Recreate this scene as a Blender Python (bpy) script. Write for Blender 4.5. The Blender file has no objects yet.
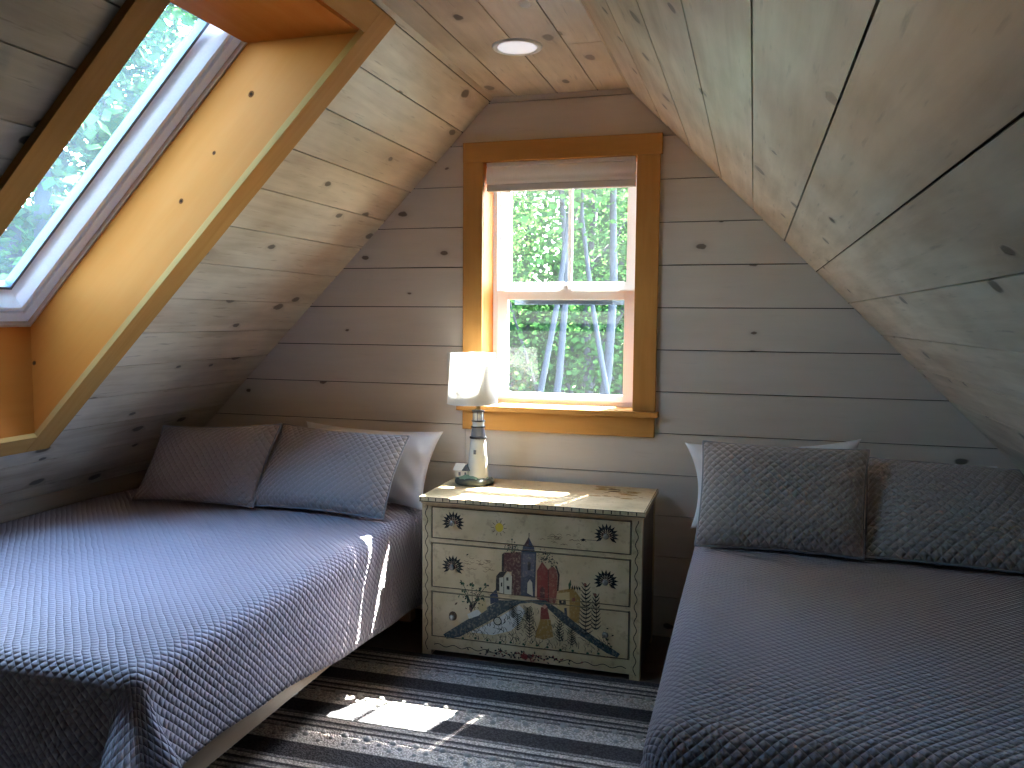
import bpy, math, random
import numpy as np
from mathutils import Vector, Matrix
from mathutils.geometry import tessellate_polygon

random.seed(7)
rng = np.random.default_rng(11)
SC = bpy.context.scene
COL = SC.collection
EYE = 1.418            # camera height above the floor
R2 = math.sqrt(.5)

# ------------------------------------------------------------------ helpers
class MB:
    """collects polygons (with uv and material slot) for ONE mesh object"""
    def __init__(s): s.v=[]; s.f=[]; s.m=[]; s.uv=[]; s.sm=[]
    def poly(s, pts, uv=None, m=0, smooth=False):
        b=len(s.v); s.v.extend([tuple(p) for p in pts]); s.f.append(list(range(b,b+len(pts))))
        s.m.append(m); s.sm.append(smooth)
        if uv is None:
            p=[Vector(q) for q in pts]; n=(p[1]-p[0]).cross(p[2]-p[0])
            ax=max(range(3), key=lambda i:abs(n[i])); o=[i for i in range(3) if i!=ax]
            d=[max(q[i] for q in pts)-min(q[i] for q in pts) for i in range(3)]
            if d[o[1]]>d[o[0]]: o=o[::-1]
            uv=[(q[o[0]],q[o[1]]) for q in pts]
        s.uv.append([tuple(u) for u in uv])
    def grid(s, P, UV=None, m=0, wrapu=False, wrapv=False, smooth=True):
        nu=len(P); nv=len(P[0]); b=len(s.v)
        for r in P: s.v.extend([tuple(p) for p in r])
        for i in range(nu if wrapu else nu-1):
            for j in range(nv if wrapv else nv-1):
                i2=(i+1)%nu; j2=(j+1)%nv
                s.f.append([b+i*nv+j, b+i2*nv+j, b+i2*nv+j2, b+i*nv+j2]); s.m.append(m); s.sm.append(smooth)
                if UV: s.uv.append([UV[i][j],UV[i2][j],UV[i2][j2],UV[i][j2]])
                else: s.uv.append([(i*.05,j*.05),((i+1)*.05,j*.05),((i+1)*.05,(j+1)*.05),(i*.05,(j+1)*.05)])
    def box(s, lo, hi, m=0, off=(0,0), M=None):
        x0,y0,z0=lo; x1,y1,z1=hi
        c=[(x0,y0,z0),(x1,y0,z0),(x1,y1,z0),(x0,y1,z0),(x0,y0,z1),(x1,y0,z1),(x1,y1,z1),(x0,y1,z1)]
        d=(x1-x0,y1-y0,z1-z0); L=max(range(3), key=lambda i:d[i])
        for q in ((3,2,1,0),(4,5,6,7),(0,1,5,4),(1,2,6,5),(2,3,7,6),(3,0,4,7)):
            pts=[c[i] for i in q]
            ext=[max(p[i] for p in pts)-min(p[i] for p in pts) for i in range(3)]
            ax=min(range(3), key=lambda i:ext[i]); o=[i for i in range(3) if i!=ax]
            if o[1]==L: o=o[::-1]
            uv=[(p[o[0]]+off[0], p[o[1]]+off[1]) for p in pts]
            if M: pts=[M@Vector(p) for p in pts]
            s.poly(pts,uv,m)
    def prism(s, poly2, fn, d, m=0):
        """extrude 2d polygon by d; fn(u,v,h)->point"""
        n=len(poly2)
        top=[fn(u,v,0) for u,v in poly2]; bot=[fn(u,v,d) for u,v in poly2]
        s.poly(top,poly2,m); s.poly(bot[::-1],poly2[::-1],m)
        for i in range(n):
            j=(i+1)%n; s.poly([top[i],bot[i],bot[j],top[j]],None,m)
    def tube(s, path, r, n=10, m=0, cap=True, closed=False):
        path=[Vector(p) for p in path]; k=len(path); rs=r if isinstance(r,(list,tuple)) else [r]*k
        P=[]; up=None
        for i,p in enumerate(path):
            a=path[(i-1)%k] if (i or closed) else p; b=path[(i+1)%k] if (i<k-1 or closed) else p
            t=(b-a).normalized()
            if up is None: up=Vector((0,0,1)) if abs(t.z)<.9 else Vector((1,0,0))
            sd=t.cross(up).normalized(); up=sd.cross(t).normalized()
            P.append([p+rs[i]*(math.cos(2*math.pi*j/n)*sd+math.sin(2*math.pi*j/n)*up) for j in range(n)])
        s.grid(P,None,m,wrapu=closed,wrapv=True)
        if cap and not closed: s.poly(P[0],None,m); s.poly(P[-1][::-1],None,m)
    def lathe(s, prof, c=(0,0,0), n=32, m=0, cap=True):
        P=[[(c[0]+r*math.cos(2*math.pi*j/n), c[1]+r*math.sin(2*math.pi*j/n), c[2]+z) for j in range(n)] for r,z in prof]
        s.grid(P,None,m,wrapv=True)
        if cap: s.poly(P[0][::-1],None,m); s.poly(P[-1],None,m)
    def build(s, name, mats, parent=None, bevel=0, weld=False, subsurf=0, solid=0):
        me=bpy.data.meshes.new(name); me.from_pydata(s.v,[],s.f)
        ul=me.uv_layers.new(name='UVMap')
        flat=[c for f in s.uv for uv in f for c in uv]; ul.data.foreach_set('uv',flat)
        me.polygons.foreach_set('material_index',s.m); me.polygons.foreach_set('use_smooth',s.sm)
        if not isinstance(mats,(list,tuple)): mats=[mats]
        for m in mats: me.materials.append(m)
        me.update()
        o=bpy.data.objects.new(name,me); COL.objects.link(o)
        if parent: o.parent=parent
        if weld or bevel:
            w=o.modifiers.new('w','WELD'); w.merge_threshold=.0002
        if bevel:
            b=o.modifiers.new('b','BEVEL'); b.width=bevel; b.segments=2; b.limit_method='ANGLE'; b.angle_limit=math.radians(40)
        if solid:
            k=o.modifiers.new('s','SOLIDIFY'); k.thickness=solid; k.offset=-1
        if subsurf:
            k=o.modifiers.new('d','SUBSURF'); k.levels=k.render_levels=subsurf
        return o

def tag(o,label=None,cat=None,group=None,kind=None):
    if label: o['label']=label
    if cat: o['category']=cat
    if group: o['group']=group
    if kind: o['kind']=kind
    return o
def empty(name, loc=(0,0,0)):
    o=bpy.data.objects.new(name,None); COL.objects.link(o); o.location=loc; o.empty_display_size=.05
    return o
def rooted(name, loc):
    """an Empty at the thing's base; parts are written in world coordinates and keep them"""
    return empty(name,loc)
def keep(part, root):
    part.parent=root; part.matrix_parent_inverse=Matrix.Translation(-Vector(root.location))
    return part

def clip(poly, a, b, c):
    """keep a*x+b*y<=c"""
    out=[]; n=len(poly)
    for i in range(n):
        p=poly[i]; q=poly[(i+1)%n]; dp=a*p[0]+b*p[1]-c; dq=a*q[0]+b*q[1]-c
        if dp<=0: out.append(p)
        if (dp<0<dq) or (dq<0<dp):
            t=dp/(dp-dq); out.append((p[0]+t*(q[0]-p[0]), p[1]+t*(q[1]-p[1])))
    return out
def clip_rect(poly,u0,u1,v0,v1):
    for a,b,c in ((-1,0,-u0),(1,0,u1),(0,-1,-v0),(0,1,v1)):
        if len(poly)<3: return []
        poly=clip(poly,a,b,c)
    if len(poly)<3: return []
    A=sum(poly[i][0]*poly[(i+1)%len(poly)][1]-poly[(i+1)%len(poly)][0]*poly[i][1] for i in range(len(poly)))
    return poly if abs(A)>1e-7 else []

# ------------------------------------------------------------------ materials
def newmat(name):
    m=bpy.data.materials.new(name); m.use_nodes=True; nt=m.node_tree; nt.nodes.clear()
    out=nt.nodes.new('ShaderNodeOutputMaterial'); b=nt.nodes.new('ShaderNodeBsdfPrincipled')
    nt.links.new(b.outputs[0],out.inputs[0]); return m,nt,b,out
def N(nt,t,**k):
    n=nt.nodes.new(t)
    for a,v in k.items():
        if a.startswith('i_'): n.inputs[int(a[2:])].default_value=v
        else: setattr(n,a,v)
    return n
def math_(nt,op,a,b=None,clamp=False):
    n=nt.nodes.new('ShaderNodeMath'); n.operation=op; n.use_clamp=clamp
    for i,x in enumerate((a,b)):
        if x is None: continue
        if isinstance(x,(int,float)): n.inputs[i].default_value=x
        else: nt.links.new(x,n.inputs[i])
    return n.outputs[0]
def mix(nt,f,a,b,mode='MIX'):
    n=nt.nodes.new('ShaderNodeMix'); n.data_type='RGBA'; n.blend_type=mode
    for s,x in ((n.inputs[0],f),(n.inputs[6],a),(n.inputs[7],b)):
        if isinstance(x,(int,float)): s.default_value=x
        elif isinstance(x,tuple): s.default_value=(*x,1) if len(x)==3 else x
        else: nt.links.new(x,s)
    return n.outputs[2]
def ramp(nt,x,stops):
    n=nt.nodes.new('ShaderNodeValToRGB'); nt.links.new(x,n.inputs[0]); e=n.color_ramp.elements
    while len(e)>1: e.remove(e[-1])
    for i,(p,c) in enumerate(stops):
        q=e[0] if i==0 else e.new(p); q.position=p; q.color=(*c,1) if isinstance(c,tuple) else (c,c,c,1)
    return n.outputs[0]
def plain(name,col,rough=.6,metal=0,bump=0,bscale=200,spec=None,var=.08,vscale=6):
    m,nt,b,out=newmat(name)
    tc=N(nt,'ShaderNodeTexCoord'); nz=N(nt,'ShaderNodeTexNoise'); nz.inputs['Scale'].default_value=vscale; nz.inputs['Detail'].default_value=4
    nt.links.new(tc.outputs['Object'],nz.inputs['Vector'])
    c=mix(nt,nz.outputs[0],tuple(x*(1-var) for x in col),tuple(min(1,x*(1+var)) for x in col))
    nt.links.new(c,b.inputs['Base Color']); b.inputs['Roughness'].default_value=rough; b.inputs['Metallic'].default_value=metal
    if spec is not None: b.inputs['Specular IOR Level'].default_value=spec
    if bump:
        n2=N(nt,'ShaderNodeTexNoise'); n2.inputs['Scale'].default_value=bscale; nt.links.new(tc.outputs['Object'],n2.inputs['Vector'])
        bp=N(nt,'ShaderNodeBump'); bp.inputs['Strength'].default_value=.6; bp.inputs['Distance'].default_value=bump
        nt.links.new(n2.outputs[0],bp.inputs['Height']); nt.links.new(bp.outputs[0],b.inputs['Normal'])
    return m
def wood(name, light, dark, knotc, knots=.42, kscale=4.6, grain=.5, rough=.4, blotch=.3, bump=.0006, spec=.5, streak=1.0, ks=1.0):
    """boards: UV x runs along the grain in metres, y across"""
    m,nt,b,out=newmat(name); L=nt.links
    uv=N(nt,'ShaderNodeUVMap'); uv.uv_map='UVMap'
    def mp(sx,sy):
        k=N(nt,'ShaderNodeMapping'); k.inputs['Scale'].default_value=(sx,sy,1); L.new(uv.outputs[0],k.inputs[0]); return k.outputs[0]
    # knots
    vor=N(nt,'ShaderNodeTexVoronoi'); vor.voronoi_dimensions='2D'; vor.inputs['Scale'].default_value=kscale; vor.inputs['Randomness'].default_value=.9
    nzk=N(nt,'ShaderNodeTexNoise'); nzk.inputs['Scale'].default_value=30; L.new(uv.outputs[0],nzk.inputs['Vector'])
    kk=N(nt,'ShaderNodeVectorMath'); kk.operation='SCALE'; L.new(nzk.outputs['Color'],kk.inputs[0]); kk.inputs['Scale'].default_value=.012
    kv=N(nt,'ShaderNodeVectorMath'); kv.operation='ADD'; L.new(mp(.55,1.0),kv.inputs[0]); L.new(kk.outputs[0],kv.inputs[1])
    L.new(kv.outputs[0],vor.inputs['Vector'])
    sep=N(nt,'ShaderNodeSeparateColor'); L.new(vor.outputs['Color'],sep.inputs[0])
    gate=math_(nt,'LESS_THAN',sep.outputs[0],knots)
    size=math_(nt,'MULTIPLY_ADD',sep.outputs[1],.055*ks); nt.nodes[-1].inputs[2].default_value=.03*ks
    rel=math_(nt,'DIVIDE',vor.outputs['Distance'],size)
    core=math_(nt,'MULTIPLY',math_(nt,'SUBTRACT',1.25,rel,True),gate)
    core=math_(nt,'MULTIPLY',core,3.0,True)
    halo=math_(nt,'MULTIPLY',math_(nt,'POWER',math_(nt,'SUBTRACT',1,math_(nt,'DIVIDE',rel,3.6),True),2.0),gate)
    # grain warped round the knots
    warp=math_(nt,'MULTIPLY',halo,.10)
    cx=N(nt,'ShaderNodeCombineXYZ'); L.new(warp,cx.inputs[1])
    gv=N(nt,'ShaderNodeVectorMath'); gv.operation='ADD'; L.new(uv.outputs[0],gv.inputs[0]); L.new(cx.outputs[0],gv.inputs[1])
    gm=N(nt,'ShaderNodeMapping'); gm.inputs['Scale'].default_value=(.9,11,1); L.new(gv.outputs[0],gm.inputs[0])
    g=N(nt,'ShaderNodeTexNoise'); g.inputs['Scale'].default_value=2.2; g.inputs['Detail'].default_value=7; g.inputs['Roughness'].default_value=.62; g.inputs['Distortion'].default_value=.35
    L.new(gm.outputs[0],g.inputs['Vector'])
    gr=ramp(nt,g.outputs[0],[(.33,0.0),(.68,1.0)])
    bl=N(nt,'ShaderNodeTexNoise'); bl.inputs['Scale'].default_value=1.0; bl.inputs['Detail'].default_value=3; L.new(mp(2.2,4.5),bl.inputs['Vector'])
    blr=ramp(nt,bl.outputs[0],[(.35,0.0),(.7,1.0)])
    fac=math_(nt,'ADD',math_(nt,'MULTIPLY',gr,grain),math_(nt,'MULTIPLY',blr,blotch),True)
    c=mix(nt,fac,light,dark)
    # fine dark streaks trailing from the knots along the grain
    st=N(nt,'ShaderNodeTexNoise'); st.inputs['Scale'].default_value=1.0; st.inputs['Detail'].default_value=5; L.new(mp(6,60),st.inputs['Vector'])
    sr=ramp(nt,st.outputs[0],[(.62,0.0),(.72,1.0)])
    c=mix(nt,math_(nt,'MULTIPLY',sr,.25*streak),c,knotc)
    c=mix(nt,math_(nt,'MULTIPLY',halo,.55),c,tuple(.45*a+.55*k for a,k in zip(dark,knotc)))
    c=mix(nt,math_(nt,'MULTIPLY',core,.85),c,knotc)
    L.new(c,b.inputs['Base Color'])
    L.new(math_(nt,'MULTIPLY_ADD',g.outputs[0],.25),b.inputs['Roughness']); nt.nodes[-1].inputs[2].default_value=rough-.1
    b.inputs['Specular IOR Level'].default_value=spec
    hh=math_(nt,'SUBTRACT',math_(nt,'MULTIPLY',g.outputs[0],.6),math_(nt,'MULTIPLY',core,.3))
    hh=math_(nt,'ADD',hh,math_(nt,'MULTIPLY',bl.outputs[0],1.6))
    bp=N(nt,'ShaderNodeBump'); bp.inputs['Strength'].default_value=.5; bp.inputs['Distance'].default_value=bump
    L.new(hh,bp.inputs['Height']); L.new(bp.outputs[0],b.inputs['Normal'])
    return m
def quilt_mat(name,c1,c2,cell=.0195,dist=.009):
    m,nt,b,out=newmat(name); L=nt.links
    uv=N(nt,'ShaderNodeUVMap'); uv.uv_map='UVMap'; s=N(nt,'ShaderNodeSeparateXYZ')
    nz=N(nt,'ShaderNodeTexNoise'); nz.inputs['Scale'].default_value=9; nz.inputs['Detail'].default_value=2; L.new(uv.outputs[0],nz.inputs['Vector'])
    sc=N(nt,'ShaderNodeVectorMath'); sc.operation='SCALE'; sc.inputs['Scale'].default_value=.012; L.new(nz.outputs['Color'],sc.inputs[0])
    ad=N(nt,'ShaderNodeVectorMath'); L.new(uv.outputs[0],ad.inputs[0]); L.new(sc.outputs[0],ad.inputs[1]); L.new(ad.outputs[0],s.inputs[0])
    k=math.pi/(cell*math.sqrt(2))
    a=math_(nt,'ABSOLUTE',math_(nt,'SINE',math_(nt,'MULTIPLY',math_(nt,'ADD',s.outputs[0],s.outputs[1]),k)))
    d=math_(nt,'ABSOLUTE',math_(nt,'SINE',math_(nt,'MULTIPLY',math_(nt,'SUBTRACT',s.outputs[0],s.outputs[1]),k)))
    h=math_(nt,'POWER',math_(nt,'MULTIPLY',a,d),.55)
    w=N(nt,'ShaderNodeTexNoise'); w.inputs['Scale'].default_value=420; w.inputs['Detail'].default_value=2; L.new(uv.outputs[0],w.inputs['Vector'])
    n2=N(nt,'ShaderNodeTexNoise'); n2.inputs['Scale'].default_value=3; L.new(uv.outputs[0],n2.inputs['Vector'])
    c=mix(nt,n2.outputs[0],c1,c2); c=mix(nt,math_(nt,'MULTIPLY',w.outputs[0],.35),c,tuple(x*.6 for x in c1))
    L.new(c,b.inputs['Base Color']); b.inputs['Roughness'].default_value=.78; b.inputs['Specular IOR Level'].default_value=.25
    b.inputs['Sheen Weight'].default_value=.25; b.inputs['Sheen Roughness'].default_value=.5
    hh=math_(nt,'ADD',h,math_(nt,'MULTIPLY',w.outputs[0],.12))
    bp=N(nt,'ShaderNodeBump'); bp.inputs['Strength'].default_value=1; bp.inputs['Distance'].default_value=dist
    L.new(hh,bp.inputs['Height']); L.new(bp.outputs[0],b.inputs['Normal'])
    return m
def rug_mat():
    m,nt,b,out=newmat('rug_weave'); L=nt.links
    tc=N(nt,'ShaderNodeTexCoord'); s=N(nt,'ShaderNodeSeparateXYZ'); L.new(tc.outputs['Object'],s.inputs[0])
    nz=N(nt,'ShaderNodeTexNoise'); nz.inputs['Scale'].default_value=14; L.new(tc.outputs['Object'],nz.inputs['Vector'])
    y=math_(nt,'ADD',s.outputs[1],math_(nt,'MULTIPLY',nz.outputs[0],.006))
    # period measured from the border: stripes .11, looped light band .085, dark pile .09
    t=math_(nt,'FRACT',math_(nt,'DIVIDE',math_(nt,'SUBTRACT',y,2.824-.2835*8),.2835))
    lt=(.46,.42,.39); mid=(.21,.20,.205); dk=(.050,.047,.052)
    stops=[(0,dk),(.30,dk),(.318,lt),(.59,lt),(.605,dk),(.62,mid),(.675,lt),(.70,dk),(.735,dk),(.745,lt),(.80,mid),(.825,dk),(.855,dk),(.865,lt),(.93,lt),(.945,dk),(.965,mid),(1,mid)]
    # the ramp runs toward the window (y up): dark pile, looped band, stripes
    r=ramp(nt,t,stops); 
    for n in nt.nodes:
        if n.type=='VALTORGB': n.color_ramp.interpolation='LINEAR'
    v=N(nt,'ShaderNodeTexVoronoi'); v.inputs['Scale'].default_value=130; L.new(tc.outputs['Object'],v.inputs['Vector'])
    f=N(nt,'ShaderNodeTexNoise'); f.inputs['Scale'].default_value=260; f.inputs['Detail'].default_value=2; L.new(tc.outputs['Object'],f.inputs['Vector'])
    spk=ramp(nt,v.outputs['Distance'],[(.25,1.5),(.75,.5)])
    c=mix(nt,.75,r,spk,'MULTIPLY'); c=mix(nt,.5,c,ramp(nt,f.outputs[0],[(.3,.5),(.7,1.5)]),'MULTIPLY')
    L.new(c,b.inputs['Base Color']); b.inputs['Roughness'].default_value=.95; b.inputs['Specular IOR Level'].default_value=.1
    hb=math_(nt,'ADD',math_(nt,'MULTIPLY',v.outputs['Distance'],-1.0),f.outputs[0])
    bp=N(nt,'ShaderNodeBump'); bp.inputs['Distance'].default_value=.006; bp.inputs['Strength'].default_value=.8; L.new(hb,bp.inputs['Height']); L.new(bp.outputs[0],b.inputs['Normal'])
    return m
def paint_mat(name,col,wear=.35,ground=(.50,.44,.30)):
    m,nt,b,out=newmat(name); L=nt.links
    tc=N(nt,'ShaderNodeTexCoord')
    n=N(nt,'ShaderNodeTexNoise'); n.inputs['Scale'].default_value=90; n.inputs['Detail'].default_value=5; n.inputs['Roughness'].default_value=.7; L.new(tc.outputs['Object'],n.inputs['Vector'])
    f=ramp(nt,n.outputs[0],[(.5,0.0),(.72,1.0)])
    L.new(mix(nt,math_(nt,'MULTIPLY',f,wear),col,ground),b.inputs['Base Color']); b.inputs['Roughness'].default_value=.75; b.inputs['Specular IOR Level'].default_value=.15
    return m
def cream_mat():
    m,nt,b,out=newmat('aged_cream_paint'); L=nt.links
    tc=N(nt,'ShaderNodeTexCoord')
    n=N(nt,'ShaderNodeTexNoise'); n.inputs['Scale'].default_value=7; n.inputs['Detail'].default_value=6; L.new(tc.outputs['Object'],n.inputs['Vector'])
    n2=N(nt,'ShaderNodeTexNoise'); n2.inputs['Scale'].default_value=34; n2.inputs['Detail'].default_value=5; n2.inputs['Roughness'].default_value=.7; L.new(tc.outputs['Object'],n2.inputs['Vector'])
    c=mix(nt,ramp(nt,n.outputs[0],[(.35,0.0),(.65,1.0)]),(.60,.475,.29),(.46,.355,.20))
    c=mix(nt,math_(nt,'MULTIPLY',ramp(nt,n2.outputs[0],[(.54,0.0),(.70,1.0)]),.60),c,(.24,.17,.10))
    L.new(c,b.inputs['Base Color']); b.inputs['Roughness'].default_value=.55; b.inputs['Specular IOR Level'].default_value=.25
    bp=N(nt,'ShaderNodeBump'); bp.inputs['Distance'].default_value=.0006; L.new(n2.outputs[0],bp.inputs['Height']); L.new(bp.outputs[0],b.inputs['Normal'])
    return m
def glass_mat(name,tint,haze,rough=0.0,refl=1.0):
    m=bpy.data.materials.new(name); m.use_nodes=True; nt=m.node_tree; nt.nodes.clear(); L=nt.links
    out=N(nt,'ShaderNodeOutputMaterial'); tr=N(nt,'ShaderNodeBsdfTransparent'); tr.inputs[0].default_value=(*tint,1)
    gl=N(nt,'ShaderNodeBsdfGlossy'); gl.inputs['Roughness'].default_value=rough; gl.inputs[0].default_value=(refl,refl,refl,1)
    lw=N(nt,'ShaderNodeLayerWeight'); lw.inputs[0].default_value=.5; fr_=math_(nt,'ADD',math_(nt,'MULTIPLY',math_(nt,'POWER',lw.outputs['Facing'],5.0),.96),.04)
    mx=N(nt,'ShaderNodeMixShader'); L.new(fr_,mx.inputs[0]); L.new(tr.outputs[0],mx.inputs[1]); L.new(gl.outputs[0],mx.inputs[2])
    if haze:
        tl=N(nt,'ShaderNodeBsdfTranslucent'); tl.inputs[0].default_value=(.9,.95,1,1)
        tc=N(nt,'ShaderNodeTexCoord'); nz=N(nt,'ShaderNodeTexNoise'); nz.inputs['Scale'].default_value=5; nz.inputs['Detail'].default_value=6; L.new(tc.outputs['Object'],nz.inputs['Vector'])
        f=math_(nt,'MULTIPLY',nz.outputs[0],haze*2)
        m2=N(nt,'ShaderNodeMixShader'); L.new(f,m2.inputs[0]); L.new(mx.outputs[0],m2.inputs[1]); L.new(tl.outputs[0],m2.inputs[2]); L.new(m2.outputs[0],out.inputs[0])
    else: L.new(mx.outputs[0],out.inputs[0])
    return m
def translucent(name,col,f=.5,rough=.8):
    m=bpy.data.materials.new(name); m.use_nodes=True; nt=m.node_tree; nt.nodes.clear(); L=nt.links
    out=N(nt,'ShaderNodeOutputMaterial'); d=N(nt,'ShaderNodeBsdfDiffuse'); t=N(nt,'ShaderNodeBsdfTranslucent')
    tc=N(nt,'ShaderNodeTexCoord'); nz=N(nt,'ShaderNodeTexNoise'); nz.inputs['Scale'].default_value=160; L.new(tc.outputs['Object'],nz.inputs['Vector'])
    c=mix(nt,nz.outputs[0],tuple(x*.9 for x in col),col)
    L.new(c,d.inputs[0]); L.new(c,t.inputs[0]); mx=N(nt,'ShaderNodeMixShader'); mx.inputs[0].default_value=f
    L.new(d.outputs[0],mx.inputs[1]); L.new(t.outputs[0],mx.inputs[2]); L.new(mx.outputs[0],out.inputs[0]); return m
def leaf_mat(name,c1,c2,f=.45):
    m=bpy.data.materials.new(name); m.use_nodes=True; nt=m.node_tree; nt.nodes.clear(); L=nt.links
    out=N(nt,'ShaderNodeOutputMaterial'); d=N(nt,'ShaderNodeBsdfDiffuse'); t=N(nt,'ShaderNodeBsdfTranslucent')
    g=N(nt,'ShaderNodeNewGeometry'); 
    c=mix(nt,g.outputs['Random Per Island'],c1,c2)
    L.new(c,d.inputs[0]); L.new(c,t.inputs[0]); mx=N(nt,'ShaderNodeMixShader'); mx.inputs[0].default_value=f
    L.new(d.outputs[0],mx.inputs[1]); L.new(t.outputs[0],mx.inputs[2]); L.new(mx.outputs[0],out.inputs[0]); return m

M={}
M['gable']=wood('whitewashed_gable_board',(.70,.62,.54),(.57,.49,.415),(.11,.07,.05),knots=.30,grain=.25,rough=.5,blotch=.4,streak=.3,ks=.65)
M['slope']=wood('whitewashed_slope_board',(.64,.55,.435),(.29,.215,.145),(.028,.014,.008),knots=.62,grain=.34,rough=.33,blotch=.62,bump=.002,spec=.6,streak=1.6)
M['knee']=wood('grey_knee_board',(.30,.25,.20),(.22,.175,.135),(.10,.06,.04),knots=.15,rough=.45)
M['gap']=plain('groove_shadow_board',(.05,.038,.028),.9)
M['pine']=wood('varnished_pine',(.42,.128,.018),(.36,.10,.012),(.10,.035,.012),knots=.0,kscale=3.0,grain=.35,rough=.55,blotch=.3,bump=.0002,streak=.08,spec=.12)
M['pine2']=wood('varnished_pine_casing',(.42,.215,.065),(.31,.15,.040),(.10,.035,.012),knots=.03,kscale=3.0,grain=.6,rough=.5,blotch=.3,bump=.0002,streak=.3,spec=.08)
M['floor']=wood('dark_floor_board',(.10,.065,.04),(.06,.038,.025),(.03,.02,.012),knots=.1,rough=.4)
M['rail']=wood('bed_rail_wood',(.42,.30,.20),(.34,.23,.145),(.2,.12,.07),knots=.05,rough=.38,grain=.5,streak=.3)
M['knotwood']=plain('knot_wood',(.12,.035,.008),.8,var=.3,vscale=60,spec=.05); M['knotcore']=plain('knot_core',(.03,.010,.004),.8,spec=.05)
M['vinyl']=translucent('white_vinyl',(.92,.92,.92),.12)
M['alu']=translucent('white_skylight_frame',(.90,.92,.94),.12)
M['gasket']=plain('grey_gasket',(.09,.11,.14),.5)
M['beige']=plain('beige_trim_strip',(.45,.36,.27),.5)
M['quilt']=quilt_mat('grey_matelasse_quilt',(.365,.32,.385),(.395,.35,.415))
M['sham']=quilt_mat('grey_matelasse_sham',(.345,.30,.29),(.385,.34,.325),cell=.0225,dist=.0065)
M['shamedge']=plain('grey_sham_edge',(.26,.26,.28),.8,bump=.0005)
M['linen']=plain('white_pillowcase',(.82,.80,.82),.85,bump=.0012,bscale=14,var=.03)
M['mattress']=plain('white_mattress_ticking',(.6,.6,.6),.9)
M['rug']=rug_mat()
M['loop']=plain('grey_wool_loop',(.34,.33,.32),.95,bump=.001)
M['cream']=cream_mat()
M['darkside']=wood('dark_dresser_side',(.10,.07,.045),(.06,.042,.028),(.03,.02,.01),knots=.05)
M['darkgap']=plain('dark_drawer_gap',(.012,.01,.008),.8)
PC=dict(maroon=(.055,.022,.022),black=(.012,.012,.012),tower=(.04,.05,.07),stone=(.09,.095,.115),navy=(.022,.03,.055),cream=(.50,.46,.34),red=(.17,.033,.026),brick=(.19,.06,.042),ochre=(.28,.165,.045),cream2=(.48,.36,.18),slate=(.032,.045,.052),white=(.60,.59,.54),skin=(.45,.24,.17),yellow=(.55,.40,.04),green=(.03,.07,.035),brown=(.10,.06,.03))
PAINTNAMES=list(PC)
for k,c in PC.items(): M['p_'+k]=paint_mat('painted_'+k,c,wear=.5 if k in('slate','white','maroon','brick','stone','ochre') else .2)
M['knob']=plain('old_clear_glass_knob',(.22,.19,.15),.12,spec=.9)
M['glass']=glass_mat('window_glass',(.93,.96,.95),.0018)
M['skyglass']=glass_mat('skylight_glass',(.80,.95,.97),.015)
M['blind']=translucent('pleated_blind_fabric',(.88,.83,.82),.40)
M['blindrail']=plain('blind_rail',(.74,.70,.69),.5)
M['shade']=translucent('linen_lampshade',(.93,.92,.89),.5)
M['lwhite']=plain('glazed_white_tower',(.74,.73,.66),.25,var=.05)
M['lgrey']=plain('glazed_grey_tower',(.09,.10,.13),.4)
M['lblack']=plain('glazed_black',(.008,.008,.01),.6,spec=.2)
M['lnavy']=plain('glazed_navy_roof',(.03,.04,.07),.3)
M['rock']=plain('painted_rock_base',(.03,.036,.032),.75,bump=.004,bscale=60,var=.7,vscale=45)
M['lgreen']=plain('painted_grass',(.16,.26,.19),.5,bump=.003,bscale=70,var=.4,vscale=60)
M['bulb']=plain('bulb_glass',(.85,.85,.82),.2)
M['brass']=plain('brass',(.6,.42,.15),.3,metal=1)
M['trimwhite']=plain('white_light_trim',(.82,.81,.82),.5,var=.01)
M['plate']=plain('pale_wall_plate',(.52,.47,.43),.45)
M['bark']=plain('grey_bark',(.026,.026,.032),.9,bump=.02,bscale=14,var=.4,vscale=7)
M['leafA']=leaf_mat('maple_leaves',(.014,.048,.014),(.062,.145,.034))
M['leafB']=leaf_mat('beech_leaves',(.012,.042,.015),(.054,.125,.034))
M['ground']=plain('forest_floor',(.012,.016,.006),.95,var=.5,vscale=1)
m,nt,b,out=newmat('downlight_diffuser'); b.inputs['Base Color'].default_value=(.8,.8,.82,1); b.inputs['Emission Color'].default_value=(.93,.93,1,1); b.inputs['Emission Strength'].default_value=.55; M['diffuser']=m

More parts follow.
